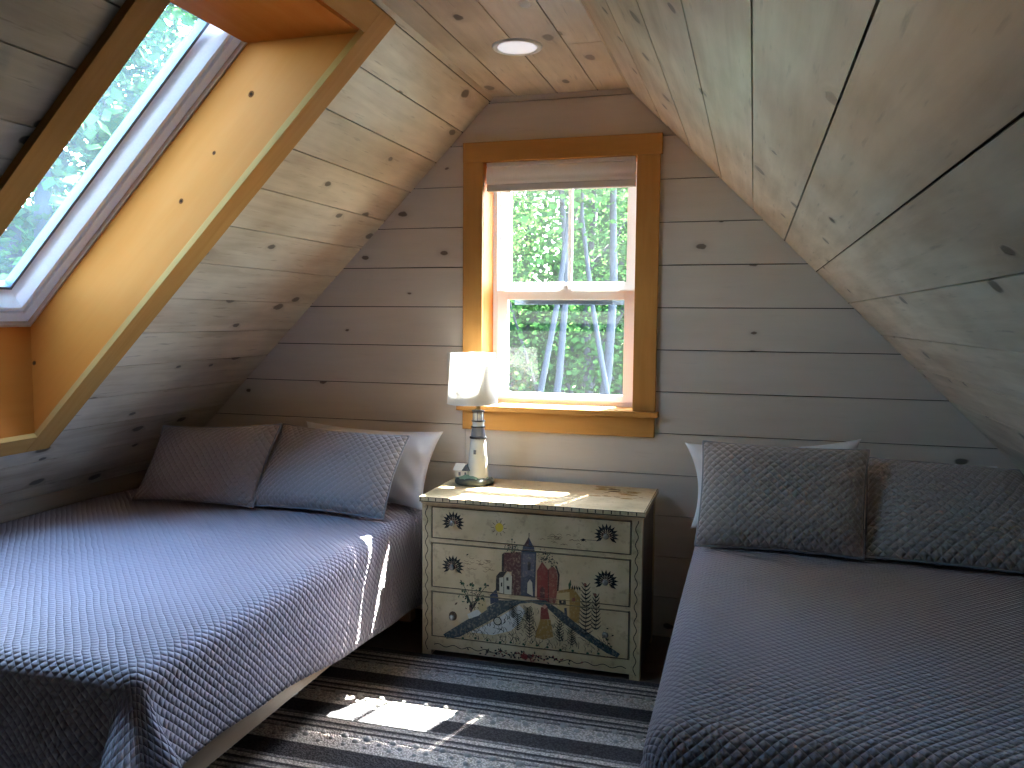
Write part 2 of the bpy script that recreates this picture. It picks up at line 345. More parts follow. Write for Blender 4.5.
# ------------------------------------------------------------------ the room shell
XC0,XC1=-1.155,-.550; ZC=2.406; XL,XR=-2.92,1.215; ZK=ZC-(XC0-XL); YB=3.65; YR=-3.6
def planked(name, O,U,V,Nn, dom, joints, mat, hole=None, gap=.0042, th=.014, back=.03, ends=(), jog=None, backover=.0, uvflip=False):
    """boards along U in plane (O,U,V); Nn = into the room. dom convex polygon (u,v)"""
    O,U,V,Nn=map(Vector,(O,U,V,Nn)); mb=MB()
    P=lambda u,v,h: O+U*u+V*v-Nn*h
    vs=[min(p[1] for p in dom)]+[j for j in joints]+[max(p[1] for p in dom)]
    us=(min(p[0] for p in dom),max(p[0] for p in dom))
    for r in range(len(vs)-1):
        v0,v1=vs[r],vs[r+1]
        if v1-v0<.006: continue
        ru,rv=random.uniform(0,40),r*1.37+random.uniform(0,.5)
        g0=gap/2 if r else 0; g1=gap/2 if r<len(vs)-2 else 0
        cuts=[us[0]]+sorted(e[1] for e in ends if e[0]==r)+[us[1]]
        for c in range(len(cuts)-1):
            a0=cuts[c]+(gap/3 if c else 0); a1=cuts[c+1]-(gap/3 if c<len(cuts)-2 else 0)
            rects=[(a0,a1,v0+g0,v1-g1)]
            if hole:
                h0,h1,k0,k1=hole; out=[]
                for (x0,x1,y0,y1) in rects:
                    if y1<=k0 or y0>=k1 or x1<=h0 or x0>=h1: out.append((x0,x1,y0,y1)); continue
                    if x0<h0: out.append((x0,h0,y0,y1))
                    if x1>h1: out.append((h1,x1,y0,y1))
                    if y0<k0: out.append((max(x0,h0),min(x1,h1),y0,k0))
                    if y1>k1: out.append((max(x0,h0),min(x1,h1),k1,y1))
                rects=out
            for x0,x1,y0,y1 in rects:
                q=clip_rect(dom,x0,x1,y0,y1)
                if not q: continue
                off=(ru+c*9.1,rv+c*3.3); n=len(q)
                mb.poly([P(u,v,0) for u,v in q],[(u+off[0],v+off[1]) for u,v in q],0)
                for i in range(n):
                    a=q[i]; d=q[(i+1)%n]
                    mb.poly([P(*a,0),P(*a,th),P(*d,th),P(*d,0)],[(a[0]+off[0],a[1]+off[1])]*2+[(d[0]+off[0],d[1]+off[1])]*2,0)
    # backing sheet behind the boards
    bo=backover; bd=(us[0]-bo,us[1]+bo,vs[0]-bo,vs[-1]+bo)
    if bo: big=[(bd[0],bd[2]),(bd[1],bd[2]),(bd[1],bd[3]),(bd[0],bd[3])]
    else:
        gx=sum(p[0] for p in dom)/len(dom); gy=sum(p[1] for p in dom)/len(dom)
        big=[(gx+(p[0]-gx)*1.05,gy+(p[1]-gy)*1.05) for p in dom]; bd=(bd[0]-.3,bd[1]+.3,bd[2]-.3,bd[3]+.3)
    rects=[bd]
    if hole:
        h0,h1,k0,k1=hole; rects=[(bd[0],h0,bd[2],bd[3]),(h1,bd[1],bd[2],bd[3]),(h0,h1,bd[2],k0),(h0,h1,k1,bd[3])]
    for x0,x1,y0,y1 in rects:
        q=clip_rect(big,x0,x1,y0,y1)
        if q: mb.prism(q,lambda u,v,h:P(u,v,th+.0005+h),back,1)
    o=mb.build(name,[mat,M['gap']]); tag(o,kind='structure'); return o

rooms={}
slope_j=lambda first,step: [first+step*k for k in range(-2,14)]
def js(first,step,lo,hi): return sorted(first+step*k for k in range(-20,30) if lo+.02<first+step*k<hi-.02)
VK=(XC0-XL)/R2
DOMS=[(YR,0),(YB,0),(YB,VK),(YR,VK)]
# skylight opening in (y, distance down the slope)
SY0,SY1=1.745,2.480
SVT,SVB=(XC0+1.239)/R2,(XC0+2.600)/R2
planked('ceiling_slope_left',(XC0,0,ZC),(0,1,0),(-R2,0,-R2),(R2,0,-R2),DOMS,js(.209,.1838,0,VK),M['slope'],hole=(SY0-.02,SY1+.02,SVT-.02,SVB+.02),back=.02,backover=.06)
planked('ceiling_slope_right',(XC1,0,ZC),(0,1,0),(R2,0,-R2),(-R2,0,-R2),[(YR,0),(YB,0),(YB,VK),(YR,VK)],js(.7545,.1822,0,VK),M['slope'],back=.02,backover=.06)
planked('ceiling',(XC0,0,ZC),(0,1,0),(1,0,0),(0,0,-1),[(YR,0),(YB,0),(YB,XC1-XC0),(YR,XC1-XC0)],[.105,.294,.473],M['slope'],back=.02,backover=.02,ends=[(3,3.02),(2,1.2)])
GAB=[(XL,0),(XR,0),(XR,ZK),(XC1,ZC),(XC0,ZC),(XL,ZK)]
WX0,WX1,WZ0,WZ1=-1.215,-.487,EYE-.42,EYE+.716
jz=js(EYE+.0467,.1835,0,ZC)
row=[i for i in range(len(jz)) if jz[i]<.90][-1]+1
planked('wall_back',(0,YB,0),(1,0,0),(0,0,1),(0,-1,0),GAB,jz,M['gable'],hole=(WX0,WX1,WZ0,WZ1),back=.13,ends=[(row,-1.288)])
planked('wall_front',(0,YR,0),(1,0,0),(0,0,1),(0,1,0),GAB,jz,M['gable'],back=.08)
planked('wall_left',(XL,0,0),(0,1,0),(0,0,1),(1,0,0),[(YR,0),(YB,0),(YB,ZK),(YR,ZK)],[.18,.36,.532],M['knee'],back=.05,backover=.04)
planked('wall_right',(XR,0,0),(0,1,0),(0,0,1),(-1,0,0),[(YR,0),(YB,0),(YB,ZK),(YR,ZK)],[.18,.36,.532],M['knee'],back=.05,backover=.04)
planked('floor',(0,0,0),(1,0,0),(0,1,0),(0,0,1),[(XL,YR),(XR,YR),(XR,YB),(XL,YB)],js(0,.13,YR,YB),M['floor'],back=.1,backover=.1,gap=.002)

# ------------------------------------------------------------------ window_1 : the gable window
w1=empty('window_1',(-.85,YB,EYE-.42)); tag(w1,kind='structure')
def part(name,mats,mb,root,**k): return keep(mb.build(name,mats,**k),root)
E0=EYE
mb=MB(); mb.box((-1.2955,3.628,E0+.701),(-.394,3.652,E0+.790),off=(3,1)); part('head_casing',M['pine2'],mb,w1,bevel=.002)
for k,(a,b) in enumerate(((-1.2955,-1.201),(-.502,-.402))):
    mb=MB(); mb.box((a,3.631,E0-.408),(b,3.652,E0+.701),off=(5+k*4,k*2.3)); part('side_casing',M['pine2'],mb,w1,bevel=.002)
mb=MB(); mb.box((-1.318,3.606,E0-.432),(-.388,3.80,E0-.408),off=(9,4)); part('stool',M['pine2'],mb,w1,bevel=.002)
mb=MB(); mb.box((-1.296,3.632,E0-.522),(-.404,3.652,E0-.432),off=(12,6)); part('apron',M['pine2'],mb,w1,bevel=.002)
mb=MB()
mb.box((-1.213,3.64,E0-.408),(-1.201,3.80,E0+.714),off=(2,8)); mb.box((-.502,3.64,E0-.408),(-.489,3.80,E0+.714),off=(7,9)); mb.box((-1.201,3.64,E0+.702),(-.502,3.80,E0+.714),off=(11,3))
part('jamb',M['pine'],mb,w1)
def ring(mb,x0,x1,z0,z1,w,y0,y1,wt=None,wb=None):
    wt=w if wt is None else wt; wb=w if wb is None else wb
    mb.box((x0,y0,z0),(x0+w,y1,z1)); mb.box((x1-w,y0,z0),(x1,y1,z1)); mb.box((x0+w,y0,z1-wt),(x1-w,y1,z1)); mb.box((x0+w,y0,z0),(x1-w,y1,z0+wb))
mb=MB(); ring(mb,-1.201,-.502,E0-.408,E0+.702,.020,3.800,3.90); part('window_frame',M['vinyl'],mb,w1,bevel=.002)
mb=MB(); ring(mb,-1.181,-.522,E0-.400,E0+.128,.050,3.806,3.838,wt=.044,wb=.042); lo=part('lower_sash',M['vinyl'],mb,w1,bevel=.003)
mb=MB(); ring(mb,-1.181,-.522,E0+.125,E0+.690,.050,3.850,3.880,wt=.05,wb=.043); up=part('upper_sash',M['vinyl'],mb,w1,bevel=.003)
mb=MB(); mb.box((-.850,3.852,E0+.165),(-.830,3.872,E0+.645)); keep(mb.build('muntin',M['vinyl'],bevel=.002),w1)
mb=MB(); mb.box((-1.135,3.822,E0-.36),(-.568,3.824,E0+.086)); part('lower_pane',M['glass'],mb,w1)
mb=MB(); mb.box((-1.135,3.862,E0+.165),(-.568,3.864,E0+.645)); part('upper_pane',M['glass'],mb,w1)
mb=MB(); mb.box((-.875,3.812,E0+.128),(-.815,3.842,E0+.136)); mb.lathe([(.010,0),(.010,.012),(.006,.016)],(-.845,3.826,E0+.136),12); mb.box((-.862,3.818,E0+.140),(-.835,3.828,E0+.150)); part('sash_lock',M['vinyl'],mb,w1)
mb=MB(); mb.box((-1.05,3.84,E0+.066),(-.63,3.846,E0+.084)); mb.box((-1.12,3.895,E0+.062),(-.56,3.905,E0+.084)); part('screen_frame',M['gasket'],mb,w1)

# blind
bl=rooted('window_blind',(-.85,3.67,E0+.572))
mb=MB(); mb.box((-1.188,3.648,E0+.684),(-.512,3.700,E0+.700)); part('headrail',M['blindrail'],mb,bl,bevel=.002)
mb=MB(); rows=[]
prof=[(3.655,.684),(3.648,.672),(3.645,.655),(3.647,.637),(3.652,.628),(3.649,.618),(3.652,.608),(3.658,.602),(3.69,.602),(3.694,.64),(3.69,.684)]
mb.grid([[(x,y,E0+z) for y,z in prof] for x in (-1.188,-.512)],None,0,wrapv=True,smooth=True)
mb.poly([(-1.188,y,E0+z) for y,z in prof]); mb.poly([(-.512,y,E0+z) for y,z in prof][::-1]); part('pleated_fabric',M['blind'],mb,bl)
mb=MB(); mb.box((-1.188,3.652,E0+.572),(-.512,3.688,E0+.602)); part('bottom_rail',M['blindrail'],mb,bl,bevel=.003)
tag(bl,'pale pleated blind drawn up to the head of the gable window','blind')

# ------------------------------------------------------------------ window_2 : the skylight and its pine shaft
w2=empty('window_2',(-2.0,2.1,EYE+.3)); tag(w2,kind='structure')
So=Vector((XC0,0,ZC)); Sv=Vector((-R2,0,-R2)); Sn=Vector((R2,0,-R2)); Su=Vector((0,1,0))
def SP(u,v,h): return So+Su*u+Sv*v-Sn*h        # h>0 is up into the roof
def sbox(mb,u0,u1,v0,v1,h0,h1,m=0,off=(0,0)):
    c=[(u0,v0),(u1,v0),(u1,v1),(u0,v1)]
    if u1-u0>v1-v0: uv=lambda u,v:(u+off[0],v+off[1])
    else: uv=lambda u,v:(v+off[0],u+off[1])
    mb.poly([SP(u,v,h0) for u,v in c],[uv(*q) for q in c],m); mb.poly([SP(u,v,h1) for u,v in c][::-1],[uv(*q) for q in c][::-1],m)
    for i in range(4):
        a=c[i];d=c[(i+1)%4]; L=math.hypot(a[0]-d[0],a[1]-d[1])
        mb.poly([SP(*a,h0),SP(*a,h1),SP(*d,h1),SP(*d,h0)],[(off[0],off[1]),(off[0],off[1]+abs(h1-h0)),(off[0]+L,off[1]+abs(h1-h0)),(off[0]+L,off[1])],m)
ci0,ci1,ct,cb=SY0-.005,SY1-.011,.104,2.030      # casing inner edge
co0,co1,cot,cob=1.651,2.578,.017,2.117
for nm,a in (('casing_board',(co0,ci0,cot,cob)),('casing_board',(ci1,co1,cot,cob)),('casing_board',(ci0,ci1,cot,ct)),('casing_board',(ci0,ci1,cb,cob))):
    mb=MB(); sbox(mb,a[0],a[1],a[2],a[3],-.022,0.0,off=(random.uniform(0,30),random.uniform(0,9))); part(nm,M['pine2'],mb,w2,bevel=.0015)
KN2=[]; KNOT=[(-1.636,2.156),(-1.785,1.970),(-1.922,1.812),(-2.588,1.234)]
# shaft: level head, plumb foot, parallel cheeks
zt=ZC-.083+.0; xt=-1.239; xb=-2.600; G=2.558-.0
zT=EYE+.905; zB0=xb+2.144+EYE; zB1=xb+2.558+EYE; xT1=zT-EYE-2.558; zT=xt+2.144+EYE
chk=[(xt,zT),(xb,zB0),(xb,zB1),(zT-EYE-2.558,zT)]
for y0,y1 in ((SY0-.018,SY0),(SY1,SY1+.018)):
    mb=MB(); yy=y1 if y0<2 else y0; yo=y0 if y0<2 else y1
    f=[(x,yy,z) for x,z in chk]; bk=[(x,yo,z) for x,z in chk]
    uv=[(((x+z)*R2)+7*(y0<2)+12.35,((z-x)*R2)+3.62) for x,z in chk]
    mb.poly(f,uv); mb.poly(bk[::-1],uv[::-1])
    for i in range(4): mb.poly([f[i],bk[i],bk[(i+1)%4],f[(i+1)%4]])
    if y1>2:
        for kx,kz,rr in ((-1.579,.791,.010),(-1.753,.602,.0065),(-1.909,.450,.0085),(-2.6,-.22,.008)):
            kx,kz=KNOT[len(KN2)]; KN2.append(1); mb.poly([(kx+rr*1.25*math.cos(-a)*R2-rr*math.sin(-a)*R2,yy-.0006,kz+rr*1.25*math.cos(-a)*R2+rr*math.sin(-a)*R2) for a in [i*math.pi/6 for i in range(12)]],None,1); mb.poly([(kx+rr*.6*math.cos(-a),yy-.0009,kz+rr*.6*math.sin(-a)) for a in [i*math.pi/4 for i in range(8)]],None,2)
    part('shaft_cheek',[M['pine'],M['knotwood'],M['knotcore']],mb,w2)
mb=MB(); mb.box((zT-EYE-2.558,SY0-.018,zT),(xt,SY1+.018,zT+.018),off=(21,5)); part('shaft_head',M['pine'],mb,w2)
mb=MB(); mb.box((xb-.018,SY0-.018,zB0),(xb,SY1+.018,zB1),off=(27,2)); part('shaft_foot',M['pine'],mb,w2)
# unit, in slope coordinates at roof depth
HF=(2.558-2.144)*R2
vT=(XC0-(zT-EYE-2.558))/R2*.5+ (ZC-zT)/R2*.5; vB=(XC0-xb)/R2*.5+(ZC-zB1)/R2*.5
def sring(mb,in0,in1,h0,h1):
    a0,a1,b0,b1=SY0+in0,SY1-in0,vT-.13+in0,vB-in0; w=in1-in0
    sbox(mb,a0,a0+w,b0,b1,h0,h1); sbox(mb,a1-w,a1,b0,b1,h0,h1); sbox(mb,a0+w,a1-w,b0,b0+w,h0,h1); sbox(mb,a0+w,a1-w,b1-w,b1,h0,h1)
mb=MB(); sring(mb,-.03,.009,HF-.004,HF+.012); part('liner_trim',M['beige'],mb,w2)
mb=MB(); sring(mb,-.03,.048,HF+.012,HF+.09); part('skylight_frame',M['alu'],mb,w2,bevel=.002)
mb=MB(); sring(mb,.046,.060,HF+.030,HF+.09); part('frame_seal',M['gasket'],mb,w2)
mb=MB(); sring(mb,.060,.076,HF+.014,HF+.07)
def sslope(mb,i0,h0,i1,h1):
    A=[(SY0+i,vT-.13+i) for i in (i0,i1)]; Bq=[(SY1-i,vB-i) for i in (i0,i1)]
    o=[(A[0][0],A[0][1]),(Bq[0][0],A[0][1]),(Bq[0][0],Bq[0][1]),(A[0][0],Bq[0][1])]; n_=[(A[1][0],A[1][1]),(Bq[1][0],A[1][1]),(Bq[1][0],Bq[1][1]),(A[1][0],Bq[1][1])]
    for k in range(4):
        j=(k+1)%4; mb.poly([SP(*o[k],h0),SP(*o[j],h0),SP(*n_[j],h1),SP(*n_[k],h1)])
sslope(mb,.076,HF+.014,.136,HF+.050); sring(mb,.10,.136,HF+.052,HF+.08); part('skylight_sash',M['alu'],mb,w2,bevel=.002)
mb=MB(); sring(mb,.134,.146,HF+.046,HF+.08); part('glazing_seal',M['gasket'],mb,w2)
mb=MB(); sbox(mb,SY0+.135,SY1-.135,vT-.13+.135,vB-.135,HF+.050,HF+.056); part('skylight_pane',M['skyglass'],mb,w2)
mb=MB(); sring(mb,-.10,-.028,HF-.02,HF+.11); part('curb',M['gasket'],mb,w2)

# ------------------------------------------------------------------ recessed light
rl=rooted('recessed_ceiling_light',(-.861,2.999,ZC))
mb=MB(); mb.lathe([(.072,-.004),(.080,-.007),(.090,-.006),(.093,0.0),(.093,.001)],(-.861,2.999,ZC),48,cap=False); part('trim_ring',M['trimwhite'],mb,rl)
mb=MB(); mb.lathe([(.0005,-.0035),(.04,-.004),(.0725,-.004)],(-.861,2.999,ZC),48,cap=False); part('diffuser',M['diffuser'],mb,rl)
tag(rl,'round white recessed light flush in the flat strip of the ceiling','ceiling light')

# wall plate behind the lamp
pl=rooted('outlet_plate',(-1.34,YB,1.185))
mb=MB(); mb.box((-1.379,YB-.006,1.119),(-1.303,YB,1.252)); part('cover',M['plate'],mb,pl,bevel=.003)
for z in (1.160,1.211):
    mb=MB(); mb.box((-1.357,YB-.008,z-.014),(-1.325,YB-.0055,z+.014)); part('outlet_face',M['plate'],mb,pl,bevel=.002)
tag(pl,'pale wall plate on the gable boards half hidden behind the lampshade','wall plate')

# ------------------------------------------------------------------ rug
rg=MB(); RX0,RX1,RY0,RY1=-2.25,.62,.55,3.140
nx,ny=6,60
top=[[(RX0+(RX1-RX0)*i/nx, RY0+(RY1-RY0)*j/ny, .0085) for j in range(ny+1)] for i in range(nx+1)]
rg.grid(top,[[(p[0],p[1]) for p in r] for r in top],0,smooth=False)
rg.box((RX0,RY0,.0005),(RX1,RY1,.0083),0)
# raised woven loops on the light bands
hs=[]
for k in range(-8,2):
    yb=2.992-.0+k*.2835
    for (dy,st,of,r) in ((0,.0865,0,.0115),(-.028,.0865,.043,.009),(-.052,.0865,.015,.009)):
        y=yb+dy
        if y>RY1-.01 or y<RY0: continue
        x=RX0+.02+of
        while x<RX1-.02:
            cx=x+random.uniform(-.006,.006); cy=y+random.uniform(-.004,.004); rr=r*random.uniform(.8,1.15)
            P=[]
            for a in range(4):
                t=math.pi/2*a/3; P.append([(cx+rr*math.cos(t)*math.cos(q*math.pi/3)*1.15, cy+rr*math.cos(t)*math.sin(q*math.pi/3), .0083+rr*.95*math.sin(t)) for q in range(6)])
            rg.grid(P,None,1,wrapv=True)
            x+=st
rug=rg.build('striped_rug',[M['rug'],M['loop']]); tag(rug,'grey and navy striped woven rug with nubby loops between the two beds','rug')

# ------------------------------------------------------------------ beds
def cloth(name, x0,x1,y0,y1,top, dropL,dropR,dropF, cornerL,cornerR, rnd=.055, step=.02, fold=.13, mat='quilt', hemfn=None, seed=0):
    """spread over mattress rect; drops over -x, +x and foot (-y) sides"""
    rs=random.Random(seed); ph=[rs.uniform(0,6.28) for _ in range(8)]
    X0=x0+(rnd if dropL else 0); X1=x1-(rnd if dropR else 0); Y0=y0+(rnd if dropF else 0)
    la=dropL+rnd*.57 if dropL else 0; ra=dropR+rnd*.57 if dropR else 0; fa=dropF+rnd*.57 if dropF else 0
    us=np.linspace(X0-la,X1+ra,int((X1-X0+la+ra)/step)+1); vs=np.linspace(Y0-fa,y1,int((y1-Y0+fa)/step)+1)
    P=[];UV=[]
    for u in us:
        rp=[];ru=[]
        for v in vs:
            a=(u-X1) if u>X1 else (u-X0 if u<X0 else 0.0); b=(Y0-v) if v<Y0 else 0.0
            bx=min(max(u,X0),X1); by=max(v,Y0); A=abs(a)
            if A>0 and b>0:
                p=3.0; d=(A**p+b**p)**(1/p)
                # stretch toward longer drop round the corner
            else: d=A+b
            z=top+.006*math.sin(u*2.1+ph[0])*math.sin(v*1.7+ph[1])+.004*math.sin(u*7+ph[2]+2*math.sin(v*3))
            if d>0:
                n=math.hypot(A,b); dx=(A/n)*(1 if a>0 else -1) if n else 0; dy=-(b/n)
                th=math.atan2(b,A)
                if d<rnd*math.pi/2:
                    t=d/rnd; o=rnd*math.sin(t); dz=rnd*(1-math.cos(t))
                else:
                    dd=d-rnd*math.pi/2; o=rnd; dz=rnd+dd
                    k=min(1,dd/.22); k=k*k*(3-2*k)
                    if A>0 and b>0:
                        w=math.sin(2*th)
                        o+=k*w**.6*fold*(.50+.42*math.cos(6.3*th-.9))+.05*k
                        o+=k*.02
                    elif b>0:
                        o+=k*(.012+.014*math.sin(u*9+ph[3])+.008*math.sin(u*21+ph[4]))
                    else:
                        o+=k*(.022+.010*math.sin(v*5+ph[5])+.005*math.sin(v*13+ph[6]))
                    dz-= .0
                x=bx+dx*o; y=by+dy*o; zz=z-dz
                if hemfn: x,y,zz=hemfn(x,y,zz,u,v,a,b,d)
                zz=max(zz,.018+.01*abs(math.sin(u*30+v*20)))
                rp.append((x,y,zz))
            else: rp.append((bx,by,z))
            ru.append((u,v))
        P.append(rp);UV.append(ru)
    mb=MB(); mb.grid(P,UV,0)
    return mb.build(name,M[mat],solid=.007)

def soft_box(mb,lo,hi,r=.05,n=4):
    """rounded mattress block"""
    x0,y0,z0=lo;x1,y1,z1=hi; cx,cy=(x0+x1)/2,(y0+y1)/2
    rings=[]
    for k in range(2*n+2):
        if k<=n: t=math.pi/2*k/n; ins=r*(1-math.sin(t)); z=z0+r*(1-math.cos(t))
        else: t=math.pi/2*(k-n-1)/n; ins=r*(1-math.cos(t)); z=z1-r*(1-math.sin(t))
        pts=[]
        for (sx,sy,a0) in ((1,1,0),(-1,1,90),(-1,-1,180),(1,-1,270)):
            px=(x1-r*1.6 if sx>0 else x0+r*1.6); py=(y1-r*1.6 if sy>0 else y0+r*1.6)
            for q in range(5):
                a=math.radians(a0+q*22.5); rr=max(r*1.6-ins,.001); pts.append((px+rr*math.cos(a),py+rr*math.sin(a),z))
        rings.append(pts)
    mb.grid(rings,None,0,wrapv=True); mb.poly(rings[0][::-1]); mb.poly(rings[-1])

def bed(x0,x1,y0,y1,label,legs):
    r=rooted('bed',((x0+x1)/2,(y0+y1)/2,0)); tag(r,label,'bed')
    mb=MB(); mb.box((x1-.056,y0,.165),(x1-.030,y1,.345),off=(1,1)); part('side_rail',M['rail'],mb,r,bevel=.003)
    mb=MB(); mb.box((x0+.004,y0,.20),(x0+.03,y1,.345),off=(5,3)); part('side_rail',M['rail'],mb,r,bevel=.003)
    for yy in (y0,y1-.026):
        mb=MB(); mb.box((x0+.03,yy,.20),(x1-.03,yy+.026,.345),off=(9,6)); part('end_rail',M['rail'],mb,r,bevel=.003)
    mb=MB()
    k=y0+.05
    while k<y1-.1: mb.box((x0+.03,k,.285),(x1-.03,k+.07,.303)); k+=.14
    part('slats',M['rail'],mb,r)
    for lx,ly,lz in legs:
        mb=MB(); mb.box((lx-.03,ly-.03,lz),(lx+.03,ly+.03,.285),off=(2,2)); part('leg',M['rail'],mb,r,bevel=.003)
    mb=MB(); soft_box(mb,(x0+.006,y0+.006,.304),(x1-.03,y1-.01,.545)); part('mattress',M['mattress'],mb,r)
    return r
lz=.0086
bed(-2.90,-1.392,1.61,3.62,'left bed with pale wooden side rail under a grey quilt',[(-2.82,1.72,0),(-1.52,1.72,lz),(-2.82,3.5,0),(-1.52,3.5,0)])
def hemL(x,y,z,u,v,a,b,d):
    if a>0: z-=max(0,v-1.9)*.085*min(1,d/.32)
    if a>0 and b==0 and v>3.05:
        k=min(1,(v-3.05)/.02)*min(1,max(0,d-.06)/.12); x-=.016*k; z-=.015*k
    return x,y,z
q1=cloth('quilt',-2.912,-1.395,1.585,3.625,.560,0,.290,.47,0,1,hemfn=hemL,seed=3)
tag(q1,'blue-grey diamond-stitched quilt draped over the left bed showing its side rail','quilt')
bed(-.19,1.18,1.74,3.62,'right bed hidden under its grey quilt beside the painted dresser',[(-.08,1.86,lz),(1.08,1.86,0),(-.08,3.5,0),(1.08,3.5,0)])
q2=cloth('quilt',-.205,1.195,1.68,3.625,.560,.38,0,.42,1,0,seed=9,rnd=.085)
tag(q2,'grey diamond-stitched quilt draped over the right bed nearest the painted dresser','quilt')

# ------------------------------------------------------------------ pillows from four corners (TL,TR,BR,BL as the bed's user sees them from the foot)
def pillow(name,TL,TR,BR,BL,th,mat,label,cat,group=None,piping=None,n=44,wrinkle=.0,pinch=.055,seed=0,edge=True):
    TL,TR,BR,BL=[Vector((p[0],p[1],p[2]+EYE)) for p in (TL,TR,BR,BL)]
    c=(TL+TR+BR+BL)/4; nrm=((TR-TL)+(BR-BL)).cross((TL-BL)+(TR-BR)).normalized()
    if nrm.y>0: nrm=-nrm
    W=((TR-TL).length+(BR-BL).length)/2; H=((TL-BL).length+(TR-BR).length)/2
    rs=random.Random(seed); ph=[rs.uniform(0,6.28) for _ in range(8)]
    def pt(s,t,side):
        # s,t in -1..1 ; edges pull in between the corners
        ss=s*(1-pinch*.55*(1-t*t)*abs(s)**3*0-pinch*(1-abs(t)**2)*abs(s)**2); tt=t*(1-pinch*1.3*(1-abs(s)**2)*abs(t)**2)
        a=(1+ss)/2; b=(1+tt)/2
        p=(BL*(1-a)+BR*a)*(1-b)+(TL*(1-a)+TR*a)*b
        e=max(0,(1-abs(s)**3.2))*max(0,(1-abs(t)**3.2)); h=th*e**.55
        sag=-.10*t*th
        w=wrinkle*(math.sin(s*9+t*5+ph[0])*math.sin(t*7+ph[1])+.6*math.sin((s+.6*t)*17+ph[2]))*min(1,e*3)
        return p+nrm*(side*(h)+w+sag*e)
    mb=MB(); L=[-1+2*i/n for i in range(n+1)]
    L=[math.copysign(1-(1-abs(x))**1.25,x) for x in L]
    for side in (1,-1):
        P=[[pt(s,t,side) for t in L] for s in L]; UV=[[(s*W/2+3*side,t*H/2+seed) for t in L] for s in L]
        if side<0: P=P[::-1]; UV=UV[::-1]
        mb.grid(P,UV,0)
    root=rooted(name,tuple((BL+BR)/2)); tag(root,label,cat,group)
    part('cover',M[mat],mb,root,weld=True)
    if edge:
        mb=MB(); path=[]
        for s in L: path.append(pt(s,-1,0))
        for t in L[1:]: path.append(pt(1,t,0))
        for s in L[::-1][1:]: path.append(pt(s,1,0))
        for t in L[::-1][1:-1]: path.append(pt(-1,t,0))
        mb.tube(path,.0045,6,closed=True); part('piping',M[piping or 'shamedge'],mb,root)
    return root
B=-.853
pillow('pillow_sham',(-2.625,3.225,-.517),(-2.055,3.31,-.494),(-2.09,3.13,B+.012),(-2.69,3.085,B+.012),.060,'sham','grey quilted sham in the dim corner under the left slope','pillow',seed=1)
pillow('pillow_sham',(-2.10,3.40,-.506),(-1.452,3.37,-.529),(-1.465,3.125,B+.006),(-2.135,3.150,B+.012),.080,'sham','grey quilted sham leaning on the white pillow beside the lamp','pillow',seed=2)
pillow('pillow',(-2.08,3.57,-.512),(-1.362,3.56,-.528),(-1.385,3.36,B-.002),(-2.0,3.42,B+.01),.062,'linen','white pillow behind the grey shams nearest the lighthouse lamp','pillow',seed=3,wrinkle=.0035,pinch=.09,edge=False)
pillow('pillow_sham',(-.178,3.34,-.484),(.432,3.34,-.489),(.400,3.115,B+.008),(-.185,3.112,B+.008),.078,'sham','grey quilted sham propped on the white pillow beside the dresser','pillow',seed=4,pinch=.035)
pillow('pillow_sham',(.440,3.46,-.535),(.950,3.40,-.545),(1.12,3.06,B+.008),(.405,3.15,B+.008),.075,'sham','grey quilted sham against the right slope in deep shade','pillow',seed=5,pinch=.02)
pillow('pillow',(-.262,3.50,-.516),(.425,3.52,-.470),(.42,3.38,B+.006),(-.222,3.37,B+.006),.060,'linen','white pillow behind the right sham showing at its outer side','pillow',seed=6,wrinkle=.006,pinch=.13,edge=False)
pillow('pillow',(.49,3.60,-.575),(.93,3.60,-.565),(1.05,3.50,B+.006),(.52,3.49,B+.006),.045,'linen','white pillow just peeking over the sham under the right slope','pillow',seed=7,wrinkle=.004,edge=False)

